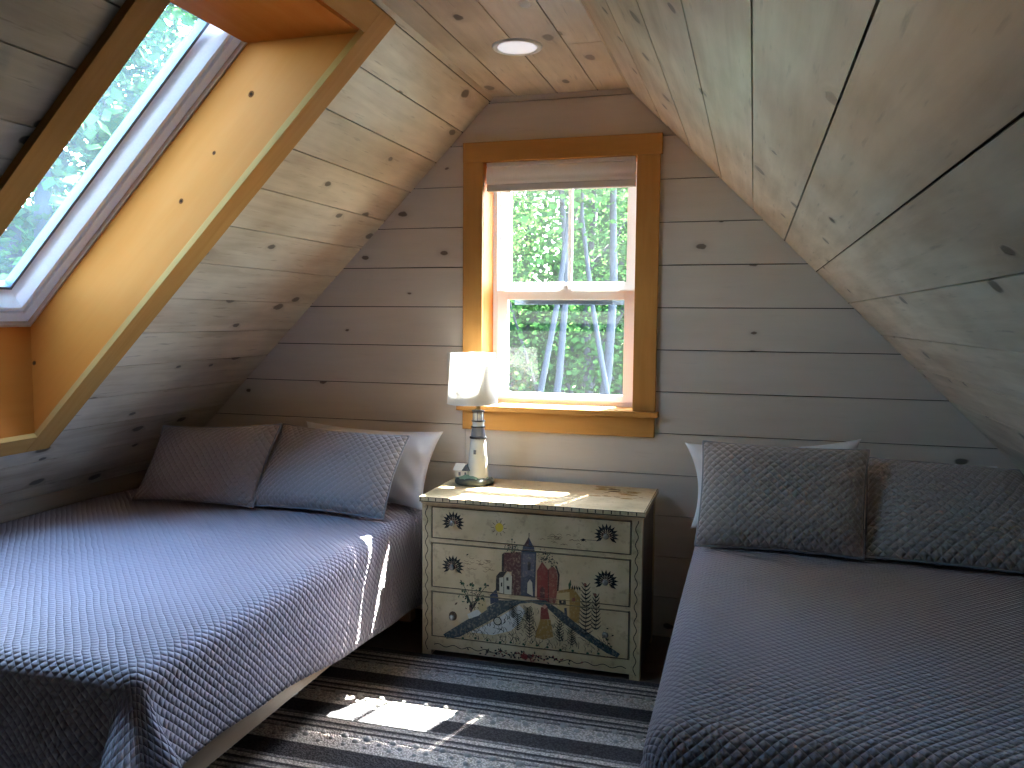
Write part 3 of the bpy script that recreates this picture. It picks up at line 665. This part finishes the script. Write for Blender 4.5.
# ------------------------------------------------------------------ painted dresser
PAINT=[('maroon',[-944,466,-870,475,-874,297,-913,293,-913,388,-949,390]),('black',[-954,457,-944,467,-946,387,-955,387]),('tower',[-873,478,-810,480,-814,290,-874,294]),('stone',[-866,468,-817,471,-820,375,-839,384,-860,371,-867,376]),('navy',[-869,486,-819,488,-815,477,-873,474]),('tower',[-865,501,-821,503,-819,489,-868,487]),('maroon',[-842,539,-840,502,-863,502]),('navy',[-842,539,-823,502,-841,502]),('black',[-843,555,-839,555,-840,537,-842,537]),('black',[-846,432,-840,440,-833,433,-834,403,-845,402]),('navy',[-853,305,-851,353,-837,373,-821,358,-816,295]),('cream',[-847,308,-846,350,-836,365,-826,354,-822,297]),('black',[-980,303,-978,365,-963,384,-934,390,-928,395,-949,364,-962,360,-965,304]),('cream',[-946,365,-927,388,-911,371,-913,293,-946,295]),('cream',[-965,359,-946,364,-946,295,-964,297]),('black',[-947,365,-945,365,-944,295,-947,295]),('black',[-935,364,-926,365,-926,351,-935,351]),('black',[-933,329,-921,329,-921,314,-933,314]),('black',[-958,340,-952,341,-952,324,-958,324]),('red',[-806,288,-807,403,-786,443,-761,412,-759,274,-768,273]),('brick',[-761,412,-743,431,-722,409,-723,321,-730,272,-759,273]),('black',[-732,434,-726,431,-713,396,-717,324,-724,321,-721,395]),('maroon',[-792,295,-793,330,-784,342,-774,332,-773,291]),('black',[-762,412,-759,413,-756,274,-759,274]),('ochre',[-723,318,-699,331,-670,331,-669,276,-727,269]),('cream2',[-723,328,-666,343,-671,215,-686,216,-722,254]),('ochre',[-672,330,-653,341,-628,312,-631,205,-671,215]),('ochre',[-714,332,-656,347,-651,340,-670,330,-721,320]),('black',[-715,291,-688,298,-686,277,-713,271]),('cream2',[-704,290,-698,291,-698,282,-704,281]),('navy',[-693,262,-683,264,-680,231,-691,235]),('brick',[-662,305,-650,310,-649,294,-662,291]),('slate',[-1208,94,-966,266,-852,275,-883,257,-1024,162,-1135,92,-1194,76]),('slate',[-852,278,-771,286,-703,248,-629,195,-580,164,-466,101,-477,85,-519,98,-628,158,-702,205,-767,259,-827,270,-884,259]),('white',[-1089,117,-1004,165,-880,254,-852,232,-877,179,-914,143,-991,116]),('white',[-1102,192,-1063,215,-1030,212,-1054,191,-1095,173]),('red',[-789,255,-762,260,-752,209,-791,205]),('ochre',[-791,205,-748,208,-736,139,-776,122,-813,128]),('skin',[-784,260,-772,269,-762,260,-774,249]),('navy',[-1005,282,-977,312,-966,263,-1002,244]),('maroon',[-1093,233,-1083,241,-1076,220,-1086,200,-1094,212]),('cream2',[-1054,254,-1024,267,-1017,220,-1041,202,-1054,216]),('yellow',[-984,571,-977,582,-967,588,-957,584,-949,573,-952,558,-961,550,-972,550,-981,557])]

DX0,DX1=-1.303,-.389; YF=3.160
DMATS=[M['cream'],M['darkgap']]+[M['p_'+k] for k in PAINTNAMES]
PI={k:i+2 for i,k in enumerate(PAINTNAMES)}
strokes=[]     # (colour, polygon in mm) in painting order
for c,f in PAINT: strokes.append((c,[(f[i]/1000,f[i+1]/1000) for i in range(0,len(f),2)]))
pr=random.Random(5)
def stroke(c,pts,w0,w1=None):
    w1=w0 if w1 is None else w1; n=len(pts)
    for i in range(n-1):
        (x0,z0),(x1,z1)=pts[i],pts[i+1]; L=math.hypot(x1-x0,z1-z0) or 1e-6; nx,nz=-(z1-z0)/L,(x1-x0)/L
        a=w0+(w1-w0)*i/(n-1); b=w0+(w1-w0)*(i+1)/(n-1)
        strokes.append((c,[(x0+nx*a,z0+nz*a),(x1+nx*b,z1+nz*b),(x1-nx*b,z1-nz*b),(x0-nx*a,z0-nz*a)]))
def blob(c,x,z,rx,rz=None,n=8,rot=0):
    rz=rz or rx
    strokes.append((c,[(x+rx*math.cos(a)*math.cos(rot)-rz*math.sin(a)*math.sin(rot), z+rx*math.cos(a)*math.sin(rot)+rz*math.sin(a)*math.cos(rot)) for a in [2*math.pi*i/n for i in range(n)]]))
def leafs(c,x,z,ang,L,w):
    dx,dz=math.cos(ang),math.sin(ang); strokes.append((c,[(x,z),(x+dx*L*.5-dz*w,z+dz*L*.5+dx*w),(x+dx*L,z+dz*L),(x+dx*L*.5+dz*w,z+dz*L*.5-dx*w)]))
# outlines of the road edges, sun rays
for k in range(10):
    a=k*math.pi/5; stroke('brown',[(-.968+.021*math.cos(a),.566+.021*math.sin(a)),(-.968+.033*math.cos(a),.566+.033*math.sin(a))],.0012)
# fans of dark petals round the upper knobs
KN=[(-1.165,.573),(-.528,.571),(-1.166,.388),(-.527,.387)]
for i,(kx,kz) in enumerate(KN):
    for k in range(13):
        a=math.radians(-35+250*k/12); leafs('black',kx+.014*math.cos(a),kz+.012*math.sin(a),a,.036,.0062)
    for k in range(7):
        a=math.radians(-10+200*k/6); leafs('maroon',kx+.008*math.cos(a),kz+.006*math.sin(a),a,.016,.004)
    blob('brick',kx,kz-.002,.012,.010)
# foliage speckle over the maroon and red houses
for cx,cz,sx,sz,n in ((-.912,.487,.040,.018,60),(-.775,.455,.035,.028,70),(-.735,.44,.02,.02,25)):
    for k in range(n): blob('black' if pr.random()<.6 else 'green',pr.gauss(cx,sx*.45),pr.gauss(cz,sz*.5),pr.uniform(.0015,.0035),n=5)
blob('green',-.912,.523,.004); stroke('black',[(-.912,.505),(-.912,.522)],.001)
# tree on the left
for (x,z) in ((-1.118,.290),(-1.083,.318),(-1.045,.300),(-1.105,.262),(-1.06,.262),(-1.035,.270),(-1.095,.245),(-1.02,.322),(-1.125,.325)):
    stroke('black',[(-1.080,.215),((x-1.080)/2,(z+.235)/2),(x,z)],.0016,.001)
    for k in range(7): leafs('green' if k%3 else 'black',x,z,pr.uniform(0,6.28),.013,.0035)
for k in range(50): leafs('black' if k%2 else 'green',pr.gauss(-1.075,.03),pr.gauss(.268,.028),pr.uniform(0,6.28),.010,.0025)
# tall fronds on the right
for bx,z0,z1,w in ((-.606,.165,.362,.030),(-.565,.19,.325,.022)):
    stroke('black',[(bx,z0),(bx+.003,(z0+z1)/2),(bx-.004,z1)],.0013)
    k=z0
    while k<z1:
        for sgn in (-1,1):
            L=w*(1-.45*(k-z0)/(z1-z0)); stroke('black',[(bx,k),(bx+sgn*L*.5,k+.006),(bx+sgn*L,k+.018)],.0036,.0010)
        k+=.016
    blob('brick',bx-.004,z1+.004,.007)
for k in range(5): leafs('black',-.675+.012*k,.338,1.2+.2*k,.022,.004)
leafs('green',-.675,.338,1.4,.045,.006)
# meadow of grasses under the road
for k in range(420):
    x=pr.uniform(-1.12,-.50); z=pr.uniform(.085,.24)
    top=.10+ .15*(1-abs((x+.80))/.36)
    if z>top or (-.80<x<-.735 and z>.12): continue
    a=pr.uniform(.5,2.6); L=pr.uniform(.012,.028); stroke('black' if pr.random()<.75 else 'green',[(x,z),(x+L*.5*math.cos(a),z+L*.5*math.sin(a)),(x+L*math.cos(a+.4),z+L*math.sin(a+.4))],.0013,.0006)
for bx,bz,hh in ((-.885,.15,.07),(-.835,.125,.10),(-.71,.125,.09),(-.66,.115,.075),(-.905,.20,.05),(-.845,.20,.05)):
    for k in range(8):
        t=k/8; 
        for sgn in (-1,1): stroke('black',[(bx,bz+hh*t),(bx+sgn*.018,bz+hh*t+.014)],.0020,.0007)
    stroke('black',[(bx,bz),(bx,bz+hh)],.0011)
for k in range(24): blob('cream2' if k%2 else 'green',-1.12+.026*k+pr.uniform(-.005,.005),.092+pr.uniform(-.004,.006),.006,.005,7)
# keyhole ring
for r,c in ((.0185,'black'),(.0140,'cream')): blob(c,-.971,.178,r,n=20)
for k in range(6): blob('brown',-.971+.008*math.cos(k),.178+.008*math.sin(k),.0012,n=5)
stroke('black',[(-.943,.189),(-.937,.179),(-.945,.172)],.002)
# small stroke on first two drawers: clouds, birds, leaf
for k in range(26):
    x=pr.uniform(-.80,-.62); z=.530+pr.uniform(-.012,.03); stroke('brown',[(x,z),(x+.012,z+.005),(x+.02,z)],.0008)
for k in range(22):
    x=pr.uniform(-1.12,-1.0); z=.40+pr.uniform(-.02,.04); stroke('brown',[(x,z),(x+.012,z-.005),(x+.02,z)],.0007)
leafs('black',-.632,.545,.1,.025,.006); stroke('black',[(-.61,.547),(-.555,.548)],.0008)
leafs('black',-1.108,.44,.6,.014,.003)
leafs('brown',-1.158,.225,.8,.020,.004); blob('brown',-1.165,.178,.018,.020,14)
for k in range(14): leafs('green' if k%2 else 'black',pr.gauss(-.52,.016),pr.gauss(.165,.018),pr.uniform(0,6.28),.014,.003)
# wavy vines: posts and apron
for px in (-1.283,-.409):
    pts=[(px+.0055*math.sin(z*2*math.pi/.062),z) for z in np.arange(.02,.64,.006)]
    stroke('black',pts,.0016)
pts=[(x,.046+.0055*math.sin((x+1.25)*2*math.pi/.07)) for x in np.arange(-1.25,-.44,.008)]
stroke('black',pts,.0016)
for k in range(90):
    x=pr.gauss(-.87,.10); leafs(('black','red','maroon','black')[k%4],x,.043+pr.uniform(-.014,.014),pr.uniform(0,6.28),.014,.0035)
blob('red',-.855,.042,.016,.013); blob('maroon',-.835,.045,.010,.010)
def paint_on(mb,rect,y0):
    for i,(c,poly) in enumerate(strokes):
        if len(poly)>4 or True:
            tris=tessellate_polygon([[Vector((p[0],p[1],0)) for p in poly]]) if len(poly)>3 else [(0,1,2)]
            for t in tris:
                q=clip_rect([poly[j] for j in t],*rect)
                if q:
                    A=sum(q[k][0]*q[(k+1)%len(q)][1]-q[(k+1)%len(q)][0]*q[k][1] for k in range(len(q)))
                    if A<0: q=q[::-1]
                    yy=y0-.00025-.0000012*i
                    mb.poly([(x,yy,z) for x,z in q],[(x,z) for x,z in q],PI[c])
dr=rooted('painted_dresser',((DX0+DX1)/2,3.38,0))
tag(dr,'cream three-drawer dresser painted with a village scene between the beds','dresser')
mb=MB()
# posts run down to feet; rails between drawers; apron; sides; back; bottom
case=[(DX0,-1.263,0,.655),(-.429,DX1,0,.655)]
for a,b_,z0,z1 in case:
    mb.box((a,YF,z0),(b_,YF+.045,z1)); mb.box((a,3.555,z0),(b_,3.60,z1))
mb.box((-1.263,3.585,.03),(-.429,3.597,.655))
rails=[(.636,.655),(.483,.500),(.276,.292),(.058,.080),(.022,.058)]
for z0,z1 in rails: mb.box((-1.263,YF,z0),(-.429,YF+.02,z1))
mb.box((-1.263,YF+.03,.08),(-.429,YF+.04,.636),1)
for r in [(DX0,-1.263,0,.655),(-.429,DX1,0,.655)]+[(-1.263,-.429,a,b_) for a,b_ in rails]: paint_on(mb,r,YF)
part('case',DMATS,mb,dr)
for a,b_ in ((DX0+.002,DX0+.020),(DX1-.020,DX1-.002)):
    mb=MB(); mb.box((a,YF+.045,.03),(b_,3.555,.655)); o_=part('side_panel',M['darkside'],mb,dr); o_['label']='dark brown side panel'
KP=[[(-1.165,.573),(-.528,.571)],[(-1.166,.388),(-.527,.387)],[(-1.165,.176),(-.524,.176)]]
for (z0,z1),kp in zip(((.502,.634),(.294,.481),(.082,.274)),KP):
    mb=MB(); mb.box((-1.259,YF-.002,z0),(-.433,YF+.024,z1)); 
    # dark scratched bead round the drawer edge
    for (a,b_,c,d) in ((-1.259,-.433,z0,z0+.003),(-1.259,-.433,z1-.003,z1),(-1.259,-1.256,z0,z1),(-.436,-.433,z0,z1)):
        mb.poly([(a,YF-.0022,c),(b_,YF-.0022,c),(b_,YF-.0022,d),(a,YF-.0022,d)],None,PI['black'])
    paint_on(mb,(-1.259,-.433,z0,z1),YF-.002)
    d=part('drawer',DMATS,mb,dr)
    for kx,kz in kp:
        mb=MB(); n=16
        pf=[(.006,0),(.005,.006),(.010,.010),(.0125,.015),(.010,.020),(.005,.022)]
        mb.grid([[(kx+r*math.cos(2*math.pi*j/n),YF-.0025-h,kz+r*math.sin(2*math.pi*j/n)) for j in range(n)] for r,h in pf],None,0,wrapv=True)
        mb.poly([(kx+.005*math.cos(2*math.pi*j/n),YF-.0245,kz+.005*math.sin(2*math.pi*j/n)) for j in range(n)])
        ko=mb.build('knob',M['knob']); ko.parent=d
mb=MB(); tx0,tx1,ty0,ty1=-1.306,-.376,3.136,3.60
mb.box((tx0,ty0,.657),(tx1,ty1,.677)); mb.box((tx0+.006,ty0+.006,.650),(tx1-.006,ty1-.02,.657))
# dark dentil marks along the worn front edge and right edge
k=tx0+.004
while k<tx1-.01:
    mb.poly([(k,ty0-.0004,.662),(k+.004,ty0-.0004,.662),(k+.004,ty0-.0004,.676),(k,ty0-.0004,.676)],None,PI['black']); k+=.031+pr.uniform(-.003,.003)
mb.poly([(tx0,ty0-.0004,.6745),(tx1,ty0-.0004,.6745),(tx1,ty0-.0004,.677),(tx0,ty0-.0004,.677)],None,PI['black'])
mb.poly([(tx0,ty0-.0004,.657),(tx1,ty0-.0004,.657),(tx1,ty0-.0004,.6605),(tx0,ty0-.0004,.6605)],None,PI['black'])
mb.poly([(tx1-.006,ty0,.6774),(tx1-.002,ty0,.6774),(tx1-.002,ty1,.6774),(tx1-.006,ty1,.6774)],None,PI['brown'])
for k in range(28): 
    x=pr.uniform(-.62,-.40); y=pr.uniform(3.35,3.57); w=pr.uniform(.004,.02); mb.poly([(x+w*1.6*math.cos(a),y+w*.6*math.sin(a),.6773+.000008*k) for a in [i*math.pi/4 for i in range(8)]],None,PI['ochre'] if k%3 else PI['brown'])
part('top',DMATS,mb,dr)

# ------------------------------------------------------------------ lighthouse lamp
lx,ly,lzz=-1.158,3.455,.6774
lp=rooted('lighthouse_lamp',(lx,ly,lzz)); tag(lp,'lighthouse table lamp with white shade on the painted dresser','lamp')
mb=MB(); n=40; P=[]
bx=-1.178
for z,rr in ((0,.080),(.006,.086),(.018,.088),(.027,.082),(.031,.070)):
    P.append([(bx+(rr*(1+.05*math.sin(5*a)+.03*math.sin(11*a+z*90)))*math.cos(a),ly+(rr*.80*(1+.05*math.sin(4*a+1)))*math.sin(a),lzz+z+ (.003*math.sin(7*a) if z>.01 else 0)) for a in [2*math.pi*j/n for j in range(n)]])
mb.grid(P,None,0,wrapv=True); mb.poly(P[0][::-1]); mb.poly(P[-1]); part('rock_base',M['rock'],mb,lp)
mb=MB(); P=[]
for z,rr in ((.026,.075),(.038,.068),(.046,.045)):
    P.append([(bx-.006+(rr*(1+.06*math.sin(6*a+2)))*math.cos(a),ly-.004+(rr*.72)*math.sin(a),lzz+z+.003*math.sin(9*a)) for a in [2*math.pi*j/n for j in range(n)]])
mb.grid(P,None,0,wrapv=True); mb.poly(P[-1]); part('grass_mound',M['lgreen'],mb,lp)
mb=MB(); mb.lathe([(.047,.030),(.0455,.06),(.040,.13),(.0335,.200),(.0325,.206)],(lx,ly,lzz),36); part('tower',M['lwhite'],mb,lp)
mb=MB(); mb.box((lx-.006,ly-.0455,lzz+.14),(lx+.004,ly-.034,lzz+.158)); part('tower_window',M['lgrey'],mb,lp)
for pf in ([(.030,.206),(.037,.206),(.038,.212),(.030,.213)],[(.028,.255),(.032,.255),(.0325,.260),(.027,.261)],[(.024,.281),(.030,.281),(.0305,.286),(.024,.287)],[(.0235,.3245),(.028,.3245),(.0285,.330),(.012,.334)]):
    mb=MB(); mb.lathe(pf,(lx,ly,lzz),36); part('gallery_ring',M['lblack'],mb,lp)
mb=MB(); mb.lathe([(.0325,.213),(.0295,.235),(.0275,.255)],(lx,ly,lzz),36); part('grey_band',M['lgrey'],mb,lp)
mb=MB(); mb.lathe([(.027,.261),(.027,.281)],(lx,ly,lzz),36); part('watch_room',M['lwhite'],mb,lp)
mb=MB(); mb.lathe([(.022,.287),(.022,.3245)],(lx,ly,lzz),28)
lan=part('lantern',M['lwhite'],mb,lp)
mb=MB()
for k in range(8):
    a=k*math.pi/4+.2; mb.tube([(lx+.0235*math.cos(a),ly+.0235*math.sin(a),lzz+.286),(lx+.0235*math.cos(a),ly+.0235*math.sin(a),lzz+.325)],.0016,6)
part('lantern_bars',M['lgrey'],mb,lp)
# keeper's house
hx,hy=-1.224,3.435
mb=MB(); mb.box((hx-.027,hy-.018,lzz+.034),(hx+.030,hy+.018,lzz+.066)); 
hs_=part('keeper_house',M['lwhite'],mb,lp)
mb=MB(); z0=lzz+.064; z1=lzz+.092
a=[(hx-.038,hy-.026,z0),(hx+.012,hy-.026,z0),(hx+.012,hy+.026,z0),(hx-.038,hy+.026,z0)]
rA=(hx-.030,hy,z1); rB=(hx+.012,hy,z1)
mb.poly([a[0],a[1],rB,rA]); mb.poly([a[2],a[3],rA,rB]); mb.poly([a[3],a[0],rA]); mb.poly([a[1],a[2],rB]); mb.poly(a[::-1])
r1=mb.build('roof',M['lwhite']); r1.parent=hs_
mb=MB(); a=[(hx+.006,hy-.030,z0),(hx+.042,hy-.030,z0),(hx+.042,hy+.026,z0),(hx+.006,hy+.026,z0)]; rA=(hx+.024,hy-.030,z1); rB=(hx+.024,hy+.026,z1)
mb.poly([a[0],a[1],rA]); mb.poly([a[2],a[3],rB]); mb.poly([a[1],a[2],rB,rA]); mb.poly([a[3],a[0],rA,rB]); mb.poly(a[::-1])
r2=mb.build('gable_roof',M['lnavy']); r2.parent=hs_
mb=MB(); mb.box((hx-.012,hy-.0192,lzz+.040),(hx-.002,hy-.0175,lzz+.056)); mb.box((hx+.016,hy-.0192,lzz+.046),(hx+.024,hy-.0175,lzz+.056)); r3=mb.build('door_and_window',M['lgrey']); r3.parent=hs_
# socket, bulb, harp, shade
sx=-1.184
mb=MB(); mb.lathe([(.009,.334),(.009,.352),(.016,.354),(.016,.395),(.012,.398)],(lx,ly,lzz),20); part('socket',M['brass'],mb,lp)
mb=MB(); mb.lathe([(.011,.398),(.014,.410),(.026,.435),(.030,.455),(.024,.478),(.004,.490)],(lx,ly,lzz),20); part('bulb',M['bulb'],mb,lp)
mb=MB(); mb.tube([(lx,ly-.013,lzz+.352),(lx-.004,ly-.05,lzz+.40),(lx-.008,ly-.055,lzz+.47),(sx,ly-.02,lzz+.545),(sx,ly+.02,lzz+.545),(lx-.008,ly+.055,lzz+.47),(lx-.004,ly+.05,lzz+.40),(lx,ly+.013,lzz+.352)],.0016,6); part('harp',M['brass'],mb,lp)
mb=MB(); n=48
sh=[]
for z,rr in ((EYE-.381,.1125),(EYE-.30,.1065),(EYE-.22,.1005),(EYE-.159,.0965)):
    sh.append([(sx+rr*math.cos(2*math.pi*j/n),ly+rr*math.sin(2*math.pi*j/n),z) for j in range(n)])
mb.grid(sh,None,0,wrapv=True); part('lamp_shade',M['shade'],mb,lp,solid=.0012)
mb=MB(); mb.tube([(sx+.096*math.cos(2*math.pi*j/32),ly+.096*math.sin(2*math.pi*j/32),EYE-.160) for j in range(32)],.002,6,closed=True); part('shade_ring',M['trimwhite'],mb,lp)
mb=MB(); mb.tube([(sx+.1125*math.cos(2*math.pi*j/32),ly+.1125*math.sin(2*math.pi*j/32),EYE-.380) for j in range(32)],.002,6,closed=True); part('shade_ring',M['trimwhite'],mb,lp)
mb=MB()
for a in (0.3,2.4,4.5): mb.tube([(sx,ly,EYE-.170),(sx+.096*math.cos(a),ly+.096*math.sin(a),EYE-.162)],.0015,5)
mb.tube([(sx,ly,lzz+.545),(sx,ly,EYE-.160)],.004,8)
part('shade_spider',M['brass'],mb,lp)

# ------------------------------------------------------------------ outdoors: woods below and around the attic
GZ=-3.0
def leaf_mesh(name,centres,size,mat,seed,flat=.35):
    r=np.random.default_rng(seed); n=len(centres)
    a=r.normal(size=(n,3)); a[:,2]*=flat; a/=np.linalg.norm(a,axis=1)[:,None]
    h=r.normal(size=(n,3)); b=np.cross(a,h); b/=np.linalg.norm(b,axis=1)[:,None]
    s=(size*r.uniform(.6,1.35,n))[:,None]; w=s*.42
    V=np.stack([centres-a*s*.5, centres-b*w, centres+a*s*.55, centres+b*w],axis=1).reshape(-1,3)
    me=bpy.data.meshes.new(name); me.vertices.add(4*n); me.vertices.foreach_set('co',V.ravel().astype(np.float32))
    me.loops.add(4*n); me.loops.foreach_set('vertex_index',np.arange(4*n,dtype=np.int32))
    me.polygons.add(n); me.polygons.foreach_set('loop_start',np.arange(0,4*n,4,dtype=np.int32))
    me.update(calc_edges=True); me.materials.append(mat)
    o=bpy.data.objects.new(name,me); COL.objects.link(o); return o
def crown_points(c,rad,n,seed,clumps=26):
    r=np.random.default_rng(seed); d=r.normal(size=(clumps,3)); d/=np.linalg.norm(d,axis=1)[:,None]
    cc=d*(r.uniform(.35,1,clumps)**.6)[:,None]; idx=r.integers(0,clumps,n)
    p=cc[idx]+r.normal(size=(n,3))*.20
    return np.array(c)+p*np.array(rad)
def tree(x,y,h,rad,lean=(0,0),r0=.12,n=3500,seed=0,mat='leafA',leaf=.13,fork=True,label='',group=None,low=None,zc=None):
    t=rooted('tree',(x,y,GZ)); tag(t,label,'tree',group)
    zc=zc if zc is not None else GZ+h-rad[2]; top=(x+lean[0],y+lean[1],GZ+h*.92)
    mb=MB(); path=[]; rs=random.Random(seed); k=9
    for i in range(k):
        s=i/(k-1); path.append((x+lean[0]*s**1.2+.12*math.sin(s*9+seed),y+lean[1]*s+.06*math.sin(s*5+seed*2),GZ-.1+(h*.92+.1)*s))
    mb.tube(path,[r0*(1-.75*i/(k-1)) for i in range(k)],9)
    for q in range(5 if fork else 0):
        s=int(3+q*.9); p=Vector(path[min(s,k-2)]); a=rs.uniform(0,6.28); L=rad[0]*rs.uniform(.7,1.0)
        mb.tube([p,p+Vector((math.cos(a)*L*.45,math.sin(a)*L*.45,L*.5)),p+Vector((math.cos(a)*L*.8,math.sin(a)*L*.8,L*1.05))],[r0*.5,r0*.3,r0*.12],7)
    part('trunk',M['bark'],mb,t)
    pts=crown_points((x+lean[0]*.9,y+lean[1]*.9,zc),rad,n,seed)
    if low:   # lower leafy boughs
        pts=np.concatenate([pts,crown_points((x,y,low[0]),(rad[0],rad[1],low[1]),n//2,seed+50)])
    keep(leaf_mesh('foliage',pts,leaf,M[mat],seed+1),t)
    return t
# seen through the gable window
wl='slender leafy woodland tree outside the gable window'
gw='woodland trees outside the gable window'
for i,(ra,y,h,lean,r0) in enumerate(((-.262,7.6,9.6,(.25,.3),.050),(-.232,8.2,9.9,(-.15,.3),.062),(-.222,8.9,9.8,(.75,.2),.085),(-.160,8.4,9.5,(-.45,.5),.050),(-.25,10.6,9.6,(.5,.3),.085),(-.17,10.2,9.6,(-.4,.3),.085),(-.205,13.0,11,(.3,1),.10),(-.30,12.0,10.5,(.2,.6),.10),(-.14,12.5,11,(-.4,.6),.11),(-.45,11.0,10,(.2,.6),.12),(-.02,11.5,10,(0,.6),.12))):
    tree(ra*y,y,h-1.5,(1.9,1.5,2.0),lean,r0,5200,20+i,'leafA' if i%2 else 'leafB',.075,fork=i>3,label=wl,group=gw,low=None if i<4 else (GZ+4.0,1.8),zc=GZ+7.6 if i<4 else GZ+5.6)
# seen through the skylight
sl='tall leafy woodland tree outside the skylight'; gs='woodland trees outside the skylight'
for i,(x,y,h,r) in enumerate(((-8.0,7.6,14.0,2.8),(-10.5,9.6,15.0,3.0),(-8.0,10.8,13,2.8),(-11.5,12.5,15,3.2),(-10.2,5.2,15,3.0),(-9.4,1.6,15.0,3.2),(-9.6,-2.2,14.0,3.0))):
    tree(x,y,h,(r*1.1,r*1.1,r*1.35),(.2,.2),.14,9500,60+i,'leafA' if i%2 else 'leafB',.135,label=sl,group=gs,low=(GZ+5.0,3.2))
tree(-3.2,7.0,12.6,(1.35,1.35,1.25),(2.6,-.8),.11,5500,91,'leafA',.17,fork=False,label='unseen tall leaning tree added behind the house to screen the skylight from the sun',zc=8.45)  # out of view; added so its high crown screens sun from the skylight
# thicket closing the view
r=np.random.default_rng(5); n=26000
ang=r.uniform(math.radians(80),math.radians(152),n); rad=r.uniform(15,19,n)
pts=np.stack([rad*np.cos(ang),rad*np.sin(ang),GZ+r.uniform(0,1,n)**.8*(6.6+1.2*np.sin(ang*23)+.8*np.sin(ang*51))],axis=1)
th=leaf_mesh('thicket_foliage',pts,.34,M['leafB'],77); tag(th,'dense green undergrowth closing the view behind the trees outside','undergrowth',kind='stuff')
mb=MB(); mb.box((-45,-20,GZ-.3),(30,50,GZ)); g=mb.build('ground',M['ground']); tag(g,kind='structure')

# ------------------------------------------------------------------ light
W=bpy.data.worlds.new('World'); SC.world=W; W.use_nodes=True; nt=W.node_tree; nt.nodes.clear()
sky=N(nt,'ShaderNodeTexSky'); sky.sky_type='NISHITA'; sky.sun_disc=False; sky.sun_elevation=math.radians(58); sky.sun_rotation=math.radians(19); sky.air_density=1; sky.dust_density=1.2; sky.ozone_density=1.5
bg=N(nt,'ShaderNodeBackground'); bg.inputs[1].default_value=13.0
wo=N(nt,'ShaderNodeOutputWorld'); hz=mix(nt,.15,sky.outputs[0],(.30,.31,.34)); nt.links.new(hz,bg.inputs[0]); nt.links.new(bg.outputs[0],wo.inputs[0])
sd=Vector((.345,1,1.53)).normalized()
sl_=bpy.data.lights.new('sun','SUN'); sl_.energy=290; sl_.angle=math.radians(.6); sl_.color=(1,.95,.88)
so=bpy.data.objects.new('sun',sl_); COL.objects.link(so); so.rotation_euler=sd.to_track_quat('Z','Y').to_euler()
def portal(name,loc,rot,sx,sy):
    l=bpy.data.lights.new(name,'AREA'); l.shape='RECTANGLE'; l.size=sx; l.size_y=sy; l.cycles.is_portal=True
    o=bpy.data.objects.new(name,l); COL.objects.link(o); o.location=loc; o.rotation_euler=rot; return o
portal('gable_portal',(-.851,3.93,E0+.145),(math.radians(-90),0,0),.72,1.12)
c=SP((SY0+SY1)/2,(vT-.13+vB)/2,HF+.12)
o=portal('skylight_portal',c,(0,0,0),vB-vT,SY1-SY0)
o.rotation_euler=Matrix((( -R2,0,-R2),(0,1,0),( -R2,0,R2))).transposed().to_euler() if False else (-Sn).to_track_quat('Z','Y').to_euler()
o.data.size=SY1-SY0+.1; o.data.size_y=vB-vT+.23
_q=Matrix((Su,Sv,Su.cross(Sv))).transposed()
o.rotation_euler=(_q if (_q.col[2].dot(Sn)<0) else Matrix((Sv,Su,Sv.cross(Su))).transposed()).to_euler()
if _q.col[2].dot(Sn)>=0: o.data.size,o.data.size_y=o.data.size_y,o.data.size

# ------------------------------------------------------------------ camera
f,yaw,pit,roll=827.89,-.28263153,-.08024030,.00749567
cy,sy=math.cos(yaw),math.sin(yaw); cp,sp=math.cos(pit),math.sin(pit)
F=Vector((sy*cp,cy*cp,sp)); Rt=Vector((cy,-sy,0)); U=Rt.cross(F)
Rr=Rt*math.cos(roll)+U*math.sin(roll); Ur=-Rt*math.sin(roll)+U*math.cos(roll)
cam=bpy.data.cameras.new('camera'); co=bpy.data.objects.new('camera',cam); COL.objects.link(co)
cam.sensor_width=36; cam.lens=f/1024*36; cam.clip_start=.02; cam.clip_end=200
co.matrix_world=Matrix(((Rr.x,Ur.x,-F.x,0),(Rr.y,Ur.y,-F.y,0),(Rr.z,Ur.z,-F.z,EYE),(0,0,0,1)))
SC.camera=co

SC.view_settings.view_transform='Standard'; SC.view_settings.look='None'; SC.view_settings.gamma=1; SC.view_settings.use_curve_mapping=False
SC.view_settings.exposure=0.17
cy_=SC.cycles; cy_.use_denoising=True; cy_.max_bounces=12; cy_.diffuse_bounces=7; cy_.glossy_bounces=4; cy_.transmission_bounces=6; cy_.transparent_max_bounces=16
cy_.sample_clamp_indirect=6; cy_.caustics_reflective=False; cy_.caustics_refractive=False
